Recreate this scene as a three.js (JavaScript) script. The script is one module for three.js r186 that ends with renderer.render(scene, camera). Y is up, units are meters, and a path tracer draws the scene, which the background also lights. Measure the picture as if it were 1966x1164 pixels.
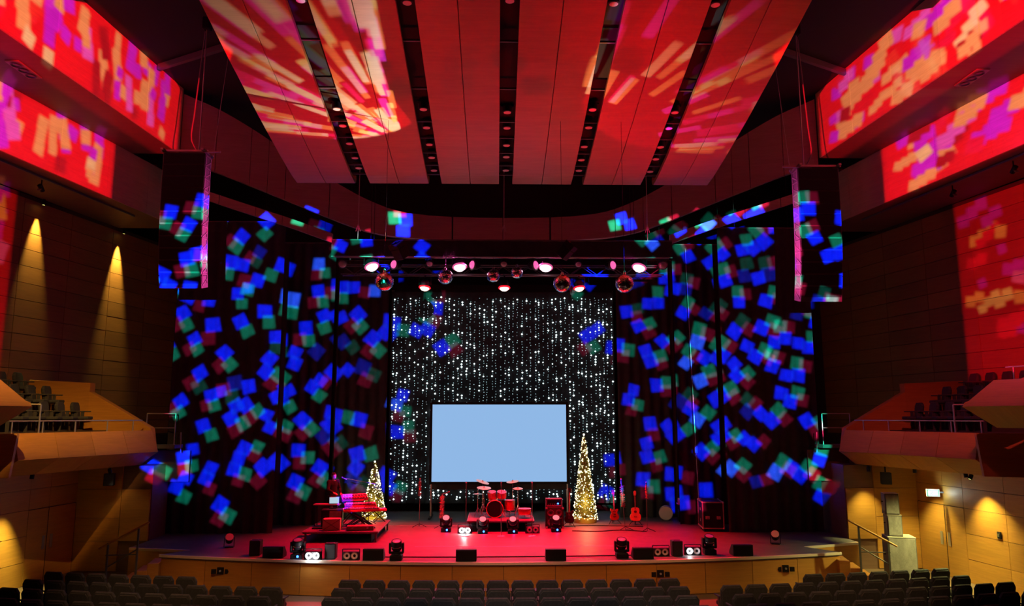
import * as THREE from 'three';
import { mergeGeometries } from 'three/addons/utils/BufferGeometryUtils.js';
import { RoundedBoxGeometry } from 'three/addons/geometries/RoundedBoxGeometry.js';
import { MarchingCubes } from 'three/addons/objects/MarchingCubes.js';
import { RectAreaLightUniformsLib } from 'three/addons/lights/RectAreaLightUniformsLib.js';

// ---------------------------------------------------------------- camera, exposure
RectAreaLightUniformsLib.init();
const scene = new THREE.Scene();
scene.background = new THREE.Color(0x000000);
const camera = new THREE.PerspectiveCamera(43.876, 1966 / 1164, 0.1, 200);
camera.position.set(-0.15, 5.15, 0);
camera.rotation.order = 'YXZ';
camera.rotation.y = -THREE.MathUtils.degToRad(1.11);
camera.rotation.x = THREE.MathUtils.degToRad(8.579);
const renderer = new THREE.WebGLRenderer({ antialias: true });
renderer.toneMapping = THREE.LinearToneMapping;
renderer.toneMappingExposure = 1.0;
renderer.shadowMap.enabled = true;

// ---------------------------------------------------------------- helpers
let seed = 7;
const rnd = () => { seed = (seed * 1664525 + 1013904223) >>> 0; return seed / 4294967296; };
const rr = (a, b) => a + (b - a) * rnd();
const V = (x, y, z) => new THREE.Vector3(x, y, z);
const D2R = Math.PI / 180;
const taken = new Map();
function numbered(n) { const k = taken.get(n) || 0; taken.set(n, k + 1); return k ? n + '_' + String(k).padStart(3, '0') : n; }
function flat(g) { const o = g.index ? g.toNonIndexed() : g; for (const k of Object.keys(o.attributes)) if (!['position', 'normal', 'uv'].includes(k)) o.deleteAttribute(k); return o; }
function merge(list) { const l = [].concat(list).map(flat); return l.length === 1 ? l[0] : mergeGeometries(l); }
function tr(g, x = 0, y = 0, z = 0, rx = 0, ry = 0, rz = 0) {
  if (rx || ry || rz) g.applyMatrix4(new THREE.Matrix4().makeRotationFromEuler(new THREE.Euler(rx, ry, rz, 'YXZ')));
  g.translate(x, y, z); return g;
}
const box = (w, h, d, x = 0, y = 0, z = 0, rx = 0, ry = 0, rz = 0) => tr(new THREE.BoxGeometry(w, h, d), x, y, z, rx, ry, rz);
const rbox = (w, h, d, r, x = 0, y = 0, z = 0, rx = 0, ry = 0, rz = 0) => tr(new RoundedBoxGeometry(w, h, d, 2, Math.min(r, w / 2.01, h / 2.01, d / 2.01)), x, y, z, rx, ry, rz);
const cyl = (r0, r1, h, n, x = 0, y = 0, z = 0, rx = 0, ry = 0, rz = 0, open = false) => tr(new THREE.CylinderGeometry(r0, r1, h, n, 1, open), x, y, z, rx, ry, rz);
const ball = (r, x, y, z, n = 12, sy = 1) => { const g = new THREE.SphereGeometry(r, n, Math.max(6, n >> 1)); g.scale(1, sy, 1); return tr(g, x, y, z); };
const lathe = (pts, n = 24, x = 0, y = 0, z = 0, rx = 0, ry = 0, rz = 0) => tr(new THREE.LatheGeometry(pts.map(([a, b]) => new THREE.Vector2(a, b)), n), x, y, z, rx, ry, rz);
const torus = (R, r, x = 0, y = 0, z = 0, rx = 0, ry = 0, rz = 0, n = 24) => tr(new THREE.TorusGeometry(R, r, 6, n), x, y, z, rx, ry, rz);
function rod(a, b, r, n = 8, r2 = r) {
  a = V(...a); b = V(...b); const d = b.clone().sub(a), l = d.length();
  const g = new THREE.CylinderGeometry(r2, r, l, n); g.translate(0, l / 2, 0);
  g.applyQuaternion(new THREE.Quaternion().setFromUnitVectors(V(0, 1, 0), d.normalize())); g.translate(a.x, a.y, a.z); return g;
}
const tube = (pts, r, n = 8, seg = 24) => new THREE.TubeGeometry(new THREE.CatmullRomCurve3(pts.map((p) => V(...p))), seg, r, n);
function extrude(pts, depth, bevel = 0, x = 0, y = 0, z = 0, rx = 0, ry = 0, rz = 0) {      // outline in x,y; depth along +z
  const s = new THREE.Shape(pts.map(([a, b]) => new THREE.Vector2(a, b)));
  return tr(new THREE.ExtrudeGeometry(s, { depth, bevelEnabled: bevel > 0, bevelSize: bevel, bevelThickness: bevel, bevelSegments: 1, curveSegments: 12 }), x, y, z, rx, ry, rz);
}
// solid prism over a plan outline [[x,z],...] between y0 and y1
function slab(pts, y0, y1, bevel = 0) { const g = extrude(pts.map(([x, z]) => [x, -z]), y1 - y0, bevel); g.rotateX(-Math.PI / 2); g.translate(0, y0, 0); return g; }
// hexahedron from 4 bottom + 4 top points (each in the same turning order)
function hexa(b, t) {
  const q = [...b, ...t], F = [[3, 2, 1, 0], [4, 5, 6, 7], [0, 1, 5, 4], [1, 2, 6, 5], [2, 3, 7, 6], [3, 0, 4, 7]], p = [];
  for (const [a, c, d, e] of F) for (const k of [a, c, d, a, d, e]) p.push(...q[k]);
  const g = new THREE.BufferGeometry(); g.setAttribute('position', new THREE.Float32BufferAttribute(p, 3));
  g.computeVertexNormals();
  const c = V(0, 0, 0); q.forEach((k) => c.add(V(...k))); c.multiplyScalar(1 / 8);
  const n = g.attributes.normal, P = g.attributes.position, v = V(P.getX(0), P.getY(0), P.getZ(0)).sub(c);
  if (v.dot(V(n.getX(0), n.getY(0), n.getZ(0))) < 0) { for (let i = 0; i < p.length; i += 9) for (let k = 0; k < 3; k++) { const s = p[i + 3 + k]; p[i + 3 + k] = p[i + 6 + k]; p[i + 6 + k] = s; } g.setAttribute('position', new THREE.Float32BufferAttribute(p, 3)); g.computeVertexNormals(); }
  g.setAttribute('uv', new THREE.Float32BufferAttribute(new Float32Array(p.length / 3 * 2), 2));
  return g;
}
function metreUV(g) {                                                   // uv in metres from the face's own main plane
  g = flat(g); const p = g.attributes.position, n = g.attributes.normal, uv = new Float32Array(p.count * 2);
  for (let i = 0; i < p.count; i++) {
    const ax = Math.abs(n.getX(i)), ay = Math.abs(n.getY(i)), az = Math.abs(n.getZ(i));
    const [a, b] = ax >= ay && ax >= az ? [p.getZ(i), p.getY(i)] : ay >= az ? [p.getX(i), p.getZ(i)] : [p.getX(i), p.getY(i)];
    uv[2 * i] = a; uv[2 * i + 1] = b;
  }
  g.setAttribute('uv', new THREE.BufferAttribute(uv, 2)); return g;
}
function sh(m) { m.castShadow = m.receiveShadow = true; return m; }
function tag(o, label, category, group, kind) {
  if (label) o.userData.label = label; if (category) o.userData.category = category; if (group) o.userData.group = group; if (kind) o.userData.kind = kind; return o;
}
function thing(name, label, category, [x, y, z] = [0, 0, 0], turn = 0, group) {
  const o = new THREE.Group(); o.name = numbered(name); scene.add(o); o.position.set(x, y, z); o.rotation.y = turn; return tag(o, label, category, group);
}
function part(parent, name, geoms, mat, label) { const m = sh(new THREE.Mesh(merge(geoms), mat)); m.name = name; parent.add(m); if (label) m.userData.label = label; return m; }
function solo(name, geoms, mat, label, category, group) { const m = sh(new THREE.Mesh(merge(geoms), mat)); m.name = numbered(name); scene.add(m); return tag(m, label, category, group); }
function struct(name, geoms, mat, label, category) { return tag(solo(name, geoms, mat), label, category, null, 'structure'); }
function copy(src, [x, y, z], turn = src.rotation.y, label, group) {
  const c = src.clone(); c.name = numbered(src.name.replace(/_\d{3}$/, '')); scene.add(c); c.position.set(x, y, z); c.rotation.y = turn;
  c.userData = { ...src.userData }; if (label) c.userData.label = label; if (group) c.userData.group = group; return c;
}
function spot(parent, pos, target, color, intensity, angle, penumbra = 0.5, radius = 2) {
  const l = new THREE.SpotLight(color, intensity, 0, angle * D2R, penumbra, 2); l.castShadow = true; l.shadow.radius = radius; l.position.set(...pos); l.target.position.set(...target);
  l.name = 'beam'; parent.add(l); parent.add(l.target); return l;
}
function point(parent, pos, color, intensity, radius = 2) { const l = new THREE.PointLight(color, intensity, 0, 2); l.castShadow = true; l.shadow.radius = radius; l.position.set(...pos); l.name = 'glow'; parent.add(l); return l; }
const lin = (r, g, b) => new THREE.Color().setRGB(r, g, b);

// ---------------------------------------------------------------- textures and materials
function noiseTex(w, h, fn, srgb = true) {
  const d = new Uint8Array(w * h * 4);
  for (let y = 0; y < h; y++) for (let x = 0; x < w; x++) { const c = fn(x / w, y / h, x, y), i = (y * w + x) * 4; for (let k = 0; k < 3; k++) d[i + k] = Math.max(0, Math.min(255, c[k] * 255)); d[i + 3] = 255; }
  const t = new THREE.DataTexture(d, w, h); t.wrapS = t.wrapT = THREE.RepeatWrapping; t.magFilter = THREE.LinearFilter; t.minFilter = THREE.LinearMipmapLinearFilter; t.generateMipmaps = true;
  if (srgb) t.colorSpace = THREE.SRGBColorSpace; t.needsUpdate = true; return t;
}
const hash = (x, y) => { let h = (x * 374761393 + y * 668265263) | 0; h = Math.imul(h ^ (h >>> 13), 1274126177); return ((h ^ (h >>> 16)) >>> 0) / 4294967296; };
function vn(x, y, px, py) {                                              // tiling value noise
  const ix = Math.floor(x), iy = Math.floor(y), fx = x - ix, fy = y - iy, s = fx * fx * (3 - 2 * fx), t = fy * fy * (3 - 2 * fy), m = (a, p) => ((a % p) + p) % p;
  const h = (a, b) => hash(m(a, px), m(b, py));
  return (h(ix, iy) * (1 - s) + h(ix + 1, iy) * s) * (1 - t) + (h(ix, iy + 1) * (1 - s) + h(ix + 1, iy + 1) * s) * t;
}
const grain = noiseTex(512, 512, (u, v) => {
  const a = vn(u * 6, v * 90, 6, 90), b = vn(u * 3, v * 24, 3, 24), c = vn(u * 24, v * 220, 24, 220), k = 0.86 + 0.06 * a + 0.04 * b + 0.03 * c;
  return [k, k * 0.985, k * 0.96];
});
const speck = noiseTex(256, 256, (u, v) => { const a = vn(u * 64, v * 64, 64, 64), b = vn(u * 8, v * 8, 8, 8), c = hash(u * 256 | 0, v * 256 | 0), k = 0.7 + 0.1 * a + 0.12 * b + 0.08 * c; return [k, k, k]; });
const scuff = noiseTex(512, 512, (u, v) => { const a = vn(u * 10, v * 10, 10, 10), b = vn(u * 40, v * 40, 40, 40), c = vn(u * 8, v * 120, 8, 120), k = 0.8 + 0.1 * a + 0.05 * b + 0.04 * c; return [k, k, k]; });
const rep = (t, x, y) => { const c = t.clone(); c.repeat.set(x, y); c.needsUpdate = true; return c; };
const std = (o) => new THREE.MeshStandardMaterial({ roughness: 0.8, ...o });
const phys = (o) => new THREE.MeshPhysicalMaterial({ roughness: 0.5, ...o });
const glow = (r, g, b, k = 1) => std({ color: 0x111111, emissive: lin(r, g, b), emissiveIntensity: k, roughness: 0.4 });
const grainM = rep(grain, 0.5, 0.5), speckM = rep(speck, 1, 1), scuffM = rep(scuff, 0.35, 0.35);
const M = {
  wood: [0.92, 1, 1.08].map((k) => phys({ color: lin(0.50 * k, 0.25 * k, 0.045 * k), map: grainM, roughness: 0.5 })),
  umber: [0.9, 1, 1.1].map((k) => phys({ color: lin(0.32 * k, 0.13 * k, 0.035 * k), map: grainM, roughness: 0.55 })),
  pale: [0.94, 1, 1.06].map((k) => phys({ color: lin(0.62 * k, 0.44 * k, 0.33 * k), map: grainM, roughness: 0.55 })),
  canopy: [0.95, 1, 1.05].map((k) => phys({ color: lin(0.48 * k, 0.30 * k, 0.16 * k), map: grainM, roughness: 0.42, clearcoat: 0.08, clearcoatRoughness: 0.3, specularIntensity: 0.6 })),
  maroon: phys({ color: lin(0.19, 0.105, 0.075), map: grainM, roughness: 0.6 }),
  ring: phys({ color: lin(0.42, 0.3, 0.26), map: grainM, roughness: 0.5 }),
  backing: std({ color: lin(0.05, 0.03, 0.02), roughness: 0.9 }),
  black: std({ color: lin(0.012, 0.012, 0.013), roughness: 0.85 }),
  void: std({ color: lin(0.02, 0.02, 0.022), roughness: 0.95 }),
  velvet: std({ color: lin(0.045, 0.047, 0.055), map: speckM, roughness: 1 }),
  floorStage: phys({ color: lin(0.15, 0.14, 0.14), map: scuffM, roughness: 0.5, specularIntensity: 0.3 }),
  floorHall: std({ color: lin(0.12, 0.075, 0.045), map: grainM, roughness: 0.6 }),
  lip: std({ color: lin(0.62, 0.56, 0.5), roughness: 0.5 }),
  steel: std({ color: lin(0.45, 0.45, 0.46), metalness: 0.7, roughness: 0.35 }),
  chrome: std({ color: lin(0.75, 0.75, 0.76), metalness: 1, roughness: 0.18 }),
  brass: std({ color: lin(0.82, 0.66, 0.34), metalness: 0.85, roughness: 0.28 }),
  gear: phys({ color: lin(0.009, 0.009, 0.011), roughness: 0.55, specularIntensity: 0.4 }),
  gearMid: std({ color: lin(0.09, 0.09, 0.095), roughness: 0.5 }),
  grille: std({ color: lin(0.025, 0.025, 0.03), map: rep(speck, 6, 6), roughness: 0.8 }),
  grey: std({ color: lin(0.34, 0.34, 0.34), map: speckM, roughness: 0.6 }),
  seat: [0.9, 1, 1.12].map((k) => std({ color: lin(0.044 * k, 0.05 * k, 0.06 * k), map: rep(speck, 5, 5), roughness: 0.9 })),
  seatShell: std({ color: lin(0.04, 0.04, 0.043), roughness: 0.5 }),
  white: std({ color: lin(0.75, 0.75, 0.75), roughness: 0.5 }),
  redPaint: phys({ color: lin(0.55, 0.03, 0.03), roughness: 0.25, clearcoat: 0.6 }),
  redWrap: phys({ color: lin(0.75, 0.05, 0.06), roughness: 0.25, clearcoat: 0.5 }),
  lens: phys({ color: lin(0.35, 0.35, 0.38), roughness: 0.12, clearcoat: 1 }),
  paleLens: phys({ color: lin(0.72, 0.68, 0.7), roughness: 0.3 }),
  skin: std({ color: lin(0.68, 0.46, 0.36), roughness: 0.6 }),
  cloth: std({ color: lin(0.007, 0.007, 0.009), roughness: 0.95 }),
  hair: std({ color: lin(0.03, 0.016, 0.012), roughness: 0.7 }),
};
const pick = (a) => a[Math.floor(rnd() * a.length) % a.length];

// ================================================================ STRUCTURE
// hall floor, ceiling, rear wall
struct('floor', metreUV(box(40, 0.3, 46, 0, -0.15, -15)), M.floorHall, 'brown timber hall floor under the stalls seats', 'floor');
struct('ceiling', box(40, 0.3, 46, 0, 17.75, -15), M.void, 'black painted ceiling void above the hall', 'ceiling');
struct('wall_rear', box(40, 18, 0.3, 0, 9, 8.1), M.backing, 'dark wall behind the audience', 'wall');
struct('wall_stage', box(40, 18, 0.3, 0, 9, -37.6), M.black, 'black wall behind the stage drapes', 'wall');
{ // faint steel beams crossing the ceiling void
  const spots = [[-9.5, -19, 0.5], [-9.5, -24, -0.5], [9.8, -19, -0.5], [9.8, -24, 0.5]];
  for (const [x, z, a] of spots) solo('ceiling_beam', box(6.2, 0.2, 0.14, x, 17.45, z, 0, a, 0), M.gearMid, 'thin dark steel beam under the black ceiling', 'beam', 'ceiling void beams');
}

const axC = (z) => 17.2 + 0.178 * (z + 24);      // upper gallery wall, half width
const axB = (z) => 15.0 + 0.153 * (z + 20.9);    // lower overhanging band
const axA = (z) => 12.95 + 0.076 * (z + 18);     // upper overhanging band
const axL = (z) => 14.4 + 0.12 * (z + 26.4);     // lower wall beside the stalls
// wall panels: quads on a plane x = s*f(z), thickness outward, each panel a mesh
function panelRun(parent, s, f, zs, ys, mats, gap, thick, skip) {
  for (let i = 0; i + 1 < zs.length; i++) for (let j = 0; j + 1 < ys.length; j++) {
    const z0 = zs[i] + gap, z1 = zs[i + 1] - gap, y0 = ys[j] + gap, y1 = ys[j + 1] - gap;
    if (skip && skip(zs[i], zs[i + 1], ys[j], ys[j + 1])) continue;
    const jit = rr(0, 0.004), P = (z, y, o) => [s * (f(z) + o + jit), y, z];
    part(parent, 'panel', metreUV(hexa([P(z0, y0, 0), P(z1, y0, 0), P(z1, y0, thick), P(z0, y0, thick)], [P(z0, y1, 0), P(z1, y1, 0), P(z1, y1, thick), P(z0, y1, thick)])), pick(mats));
  }
}
const range = (a, b, n) => Array.from({ length: n + 1 }, (_, i) => a + (b - a) * i / n);
for (const s of [-1, 1]) {
  const side = s < 0 ? 'left' : 'right';
  const solid = (f, z0, z1, y0, y1, t, o = 0.05) => metreUV(hexa([[s * (f(z0) + o), y0, z0], [s * (f(z1) + o), y0, z1], [s * (f(z1) + t), y0, z1], [s * (f(z0) + t), y0, z0]], [[s * (f(z0) + o), y1, z0], [s * (f(z1) + o), y1, z1], [s * (f(z1) + t), y1, z1], [s * (f(z0) + t), y1, z0]]));
  // upper overhanging band with its dark soffit
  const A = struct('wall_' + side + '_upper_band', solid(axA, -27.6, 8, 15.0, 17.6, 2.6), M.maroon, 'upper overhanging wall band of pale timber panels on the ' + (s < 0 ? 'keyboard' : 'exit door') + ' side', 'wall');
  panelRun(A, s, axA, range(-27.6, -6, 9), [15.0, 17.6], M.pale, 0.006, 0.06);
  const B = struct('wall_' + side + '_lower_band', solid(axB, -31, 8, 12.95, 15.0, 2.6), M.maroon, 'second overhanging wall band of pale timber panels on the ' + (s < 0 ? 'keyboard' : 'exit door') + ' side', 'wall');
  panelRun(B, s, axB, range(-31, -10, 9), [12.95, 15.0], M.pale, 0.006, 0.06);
  const C = struct('wall_' + side + '_gallery', solid(axC, -36, 8, 3.4, 12.95, 1.0), M.backing, 'timber panelled wall above the side balcony, ' + (s < 0 ? 'with two amber pools of light' : 'half red in the projected light'), 'wall');
  panelRun(C, s, axC, range(-35.2, -19.2, 7), range(4.4, 12.8, 14), M.umber, 0.009, 0.06);
  const L = struct('wall_' + side, solid(axL, -27.2, 8, 0, 3.46, 0.9), M.backing, s < 0 ? 'dim timber panelled lower wall beside the stalls' : 'amber lit timber panelled lower wall with the exit door', 'wall');
  panelRun(L, s, axL, [-27.2, -26.5, -25.2, -24.3, -22.6, -20.9, -19.2, -17.5], [0, 0.72, 1.5, 2.28, 2.9, 3.46], M.wood, 0.007, 0.05, (a, b, c, d) => a >= -26.6 && b <= -24.2 && d < 2.3);
  // wing block closing the hall beside the stage, with its panelled face
  const wing = struct('wall_' + side + '_wing', metreUV(slab([[s * 11.9, -26.55], [s * 16.5, -26.55], [s * 16.5, -37.4], [s * 12.6, -37.4]], 0, 3.48)), M.maroon, s < 0 ? 'dim timber wing wall beside the stage steps' : 'timber wing wall beside the stage steps, amber lit', 'wall');
  for (const [x0, x1, y0, y1] of [[11.92, 12.9, 1.0, 2.7], [12.9, 14.4, 1.0, 1.75], [12.9, 14.4, 1.75, 2.7], [12.9, 14.4, 0.02, 1.0], [12.9, 14.4, 2.7, 3.5]])
    part(wing, 'panel', metreUV(box(x1 - x0 - 0.014, y1 - y0 - 0.014, 0.06, s * (x0 + x1) / 2, (y0 + y1) / 2, -26.52)), pick(M.wood));
}
// ---------------------------------------------------------------- ceiling canopy
{
  const prof = [[4, 17.0], [-4, 16.25], [-10, 15.15], [-13, 14.5], [-15.15, 14.02], [-17, 13.6], [-19.4, 13.13], [-21.5, 12.77], [-22.75, 12.6], [-23.4, 12.56], [-23.55, 12.62], [-23.6, 12.74]];
  const canopyY = (z) => { for (let i = 0; i + 1 < prof.length; i++) if (z <= prof[i][0] && z >= prof[i + 1][0]) { const t = (prof[i][0] - z) / (prof[i][0] - prof[i + 1][0]); return prof[i][1] + t * (prof[i + 1][1] - prof[i][1]); } return 13; };
  const T = 0.12, sec = [...prof, ...prof.slice().reverse().map(([z, y]) => [Math.max(z, -23.5), y + T])];
  const strip = (x0, x1, dy = 0, th = 1) => { const pts = [...prof, ...prof.slice().reverse().map(([z, y]) => [z + 0.03, y + T * th])].map(([z, y]) => [-z, y + dy]); const g = extrude(pts, x1 - x0, 0.006); g.rotateY(Math.PI / 2); g.translate(x0, 0, 0); return g; };
  const can = new THREE.Group(); can.name = 'ceiling_canopy'; scene.add(can); tag(can, 'curved red lit timber acoustic canopy of long panels over the front stalls', 'ceiling', null, 'structure');
  const pairs = [[-6.58, -4.74], [-4.25, -2.38], [-1.95, -0.12], [0.32, 2.2], [2.6, 4.45], [4.88, 6.62]];
  for (const [a, b] of pairs) { const m = (a + b) / 2; part(can, 'panel', metreUV(strip(a, m - 0.014)), pick(M.canopy)); part(can, 'panel', metreUV(strip(m + 0.014, b)), pick(M.canopy)); }
  for (let i = 0; i < 5; i++) {
    const x0 = pairs[i][1], x1 = pairs[i + 1][0], xm = (x0 + x1) / 2;
    part(can, 'slot_backing', strip(x0 - 0.1, x1 + 0.1, 0.45, 0.5), M.black, 'black recess behind the open slot between two panels');
    const zs = [-15.0, -16.6, -18.4, -19.9, -20.75, -21.6, -22.4, -23.1];
    for (const z of zs) part(can, 'crossbar', box(x1 - x0 + 0.1, 0.05, 0.05, xm, canopyY(z) + 0.2, z), M.gearMid);
    for (const z of [-15.35, -19.4, -20.3, -21.15, -22.0, -22.8]) {
      const y = canopyY(z) + 0.3, d = thing('ceiling_downlight', 'small round downlight in the ' + ['outer canopy slot on the keyboard side', 'inner canopy slot on the keyboard side', 'middle slot of the canopy', 'inner canopy slot on the exit door side', 'outer canopy slot on the exit door side'][i], 'downlight', [xm, y, z + rr(-0.15, 0.15)], 0, 'canopy downlights, slot ' + (i + 1));
      part(d, 'housing', cyl(0.13, 0.13, 0.16, 14), M.gear); part(d, 'lens', [cyl(0.1, 0.1, 0.02, 14, 0, -0.085, 0)], M.white, 'pale round lens');
      part(d, 'bracket', box(0.34, 0.03, 0.05, 0, 0.09, 0), M.gear);
    }
  }
}
// ---------------------------------------------------------------- proscenium rings
function ringBand(name, pts, th, n, mat, label) {                       // pts: x, z, bottom y, top y along the band
  const o = new THREE.Group(); o.name = name; scene.add(o); tag(o, label, 'bulkhead', null, 'structure');
  const c = new THREE.CatmullRomCurve3(pts.map(([x, z]) => V(x, 0, z))), h = new THREE.CatmullRomCurve3(pts.map(([x, z, a, b]) => V(x, a, b))), N = n * 4;
  const at = (i) => { const q = c.getPoint(i / N), k = h.getPoint(i / N); return [q.x, q.z, k.y, k.z]; };
  for (let i = 0; i < n; i++) {
    const list = [];
    for (let k = 0; k < 4; k++) { const a = at(i * 4 + k), b = at(i * 4 + k + (k === 3 ? 0.93 : 1)); list.push(hexa([[a[0], a[2], a[1]], [b[0], b[2], b[1]], [b[0], b[2], b[1] - th], [a[0], a[2], a[1] - th]], [[a[0], a[3], a[1]], [b[0], b[3], b[1]], [b[0], b[3], b[1] - th], [a[0], a[3], a[1] - th]])); }
    part(o, 'panel', metreUV(merge(list)), mat);
  }
  return o;
}
const half = [[12.2, -27.6, 14.75, 17.4], [10.9, -28.0, 14.4, 16.9], [9.6, -28.4, 13.95, 16.2], [8.2, -28.8, 13.45, 15.3], [6.4, -29.3, 12.8, 14.3], [5.4, -29.5, 12.5, 13.8], [4.0, -29.7, 12.3, 13.35]];
ringBand('trim_1', [...half.map(([x, z, a, b]) => [-x, z, a, b]), [0.05, -29.8, 12.2, 13.15], ...half.slice().reverse()], 0.25, 15, M.ring, 'curved maroon timber bulkhead sweeping over the stage opening');
const low = [[12.2, -27.5, 13.55, 13.9], [9.6, -27.6, 12.7, 13.05], [7.9, -27.65, 12.15, 12.5], [6.35, -27.7, 11.6, 11.95]];
ringBand('trim_2', low.map(([x, z, a, b]) => [-x, z, a, b]), 0.15, 5, M.ring, 'thin lower timber band curving down toward the border on the keyboard side');
ringBand('trim_3', low, 0.15, 5, M.ring, 'thin lower timber band curving down toward the border on the flight case side');

// ---------------------------------------------------------------- stage
const arcZ = (x) => -60.9 + Math.sqrt(38.4 ** 2 - (x - 0.05) ** 2);
{
  const front = []; for (let i = 0; i <= 40; i++) { const x = -10.4 + 20.9 * i / 40; front.push([x, arcZ(x)]); }
  const plan = [...front, [9.75, -24.95], [11.9, -25.8], [11.9, -26.5], [12.55, -37.3], [-12.5, -37.3], [-11.9, -26.5], [-11.9, -25.2], [-9.8, -24.7]];
  const st = struct('floor_stage', metreUV(slab(plan, 0.9, 1.0)), M.floorStage, 'glossy dark stage floor washed with red light', 'stage');
  const inner = plan.map(([x, z], i) => i <= 40 ? [x * 0.985, z - 0.12] : [x * 0.99, z - 0.08]);
  part(st, 'stage_base', slab(inner, 0, 0.9), M.backing);
  // timber fascia panels along the curved front
  const xs = range(-10.35, 10.45, 14);
  for (let i = 0; i < 14; i++) {
    const x0 = xs[i] + 0.008, x1 = xs[i + 1] - 0.008, xm = (x0 + x1) / 2, P = (x, y, o) => [x, y, arcZ(x) - 0.03 - o];
    part(st, 'fascia_panel', metreUV(merge([hexa([P(x0, 0.02, 0), P(xm, 0.02, 0), P(xm, 0.02, 0.06), P(x0, 0.02, 0.06)], [P(x0, 0.89, 0), P(xm, 0.89, 0), P(xm, 0.89, 0.06), P(x0, 0.89, 0.06)]), hexa([P(xm, 0.02, 0), P(x1, 0.02, 0), P(x1, 0.02, 0.06), P(xm, 0.02, 0.06)], [P(xm, 0.89, 0), P(x1, 0.89, 0), P(x1, 0.89, 0.06), P(xm, 0.89, 0.06)])])), pick(M.wood));
  }
  // pale nosing strip along the edge
  const nose = []; for (let i = 0; i < 40; i++) { const a = front[i], b = front[i + 1], P = (p, y, o) => [p[0], y, p[1] + o]; nose.push(hexa([P(a, 0.93, -0.05), P(b, 0.93, -0.05), P(b, 0.93, 0.02), P(a, 0.93, 0.02)], [P(a, 1.004, -0.05), P(b, 1.004, -0.05), P(b, 1.004, 0.02), P(a, 1.004, 0.02)])); }
  part(st, 'nosing', nose, M.lip, 'pale edge strip');
  for (const [a, b] of [[[-9.8, -24.7], [-11.9, -25.2]], [[9.75, -24.95], [11.9, -25.8]]]) {
    part(st, 'side_nosing', hexa([[a[0], 0.93, a[1] - 0.05], [b[0], 0.93, b[1] - 0.05], [b[0], 0.93, b[1] + 0.03], [a[0], 0.93, a[1] + 0.03]], [[a[0], 1.004, a[1] - 0.05], [b[0], 1.004, b[1] - 0.05], [b[0], 1.004, b[1] + 0.03], [a[0], 1.004, a[1] + 0.03]]), M.lip, 'pale edge strip');
    part(st, 'side_fascia_panel', metreUV(hexa([[a[0], 0, a[1] - 0.05], [b[0], 0, b[1] - 0.05], [b[0], 0, b[1] + 0.01], [a[0], 0, a[1] + 0.01]], [[a[0], 0.92, a[1] - 0.05], [b[0], 0.92, b[1] - 0.05], [b[0], 0.92, b[1] + 0.01], [a[0], 0.92, a[1] + 0.01]])), M.wood[1]);
  }
  // sockets in the fascia
  for (const x of [-8.35, 4.62, 8.55]) {
    const s = thing('socket_plate', 'small dark trio of floor sockets set in the timber stage front', 'socket', [x, 0.62, arcZ(x) - 0.01], 0, 'stage front sockets');
    part(s, 'plate', rbox(0.2, 0.2, 0.05, 0.01), M.gear); part(s, 'outlet', [box(0.13, 0.13, 0.06, -0.2, -0.02, 0), cyl(0.05, 0.05, 0.05, 12, -0.2, -0.02, 0.02, Math.PI / 2)], M.gear); part(s, 'outlet', [box(0.13, 0.13, 0.06, 0.2, -0.02, 0), cyl(0.05, 0.05, 0.05, 12, 0.2, -0.02, 0.02, Math.PI / 2)], M.gear);
    part(s, 'connector', cyl(0.03, 0.03, 0.04, 10, 0, 0, 0.04, Math.PI / 2), M.steel);
  }
  // steps and handrail on both sides
  for (const s of [-1, 1]) {
    const g = thing('stage_steps', s < 0 ? 'timber stage steps in the dim corner by the wing wall' : 'timber stage steps by the amber lit wing wall', 'steps', [s * 10.95, 0, -24.1], s * -0.2);
    for (let k = 0; k < 4; k++) part(g, 'step', metreUV(rbox(0.32, 0.2 * (4 - k), 1.0, 0.015, s * (-0.42 + k * 0.32), 0.1 * (4 - k), 0.1)), M.wood[k % 3]);
    const h = thing('handrail', s < 0 ? 'sloping steel handrail beside the dim stage steps' : 'sloping steel handrail beside the amber lit stage steps', 'handrail', [s * 10.95, 0, -23.4], s * -0.15);
    part(h, 'post', [box(0.05, 1.85, 0.05, s * -0.12, 0.925, 0)], M.gearMid); part(h, 'post', [box(0.05, 1.45, 0.05, s * 0.7, 0.725, 0)], M.gearMid);
    part(h, 'rail', rod([s * -0.4, 2.02, 0], [s * 0.95, 1.28, 0], 0.03), M.wood[1], 'timber grip'); part(h, 'brace', rod([s * -0.12, 1.25, 0], [s * 0.7, 0.75, 0], 0.018), M.gearMid);
    part(h, 'cross_rail', rod([s * -0.12, 1.1, 0], [s * 0.75, 1.1, 0], 0.018), M.gearMid);
  }
}
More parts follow.
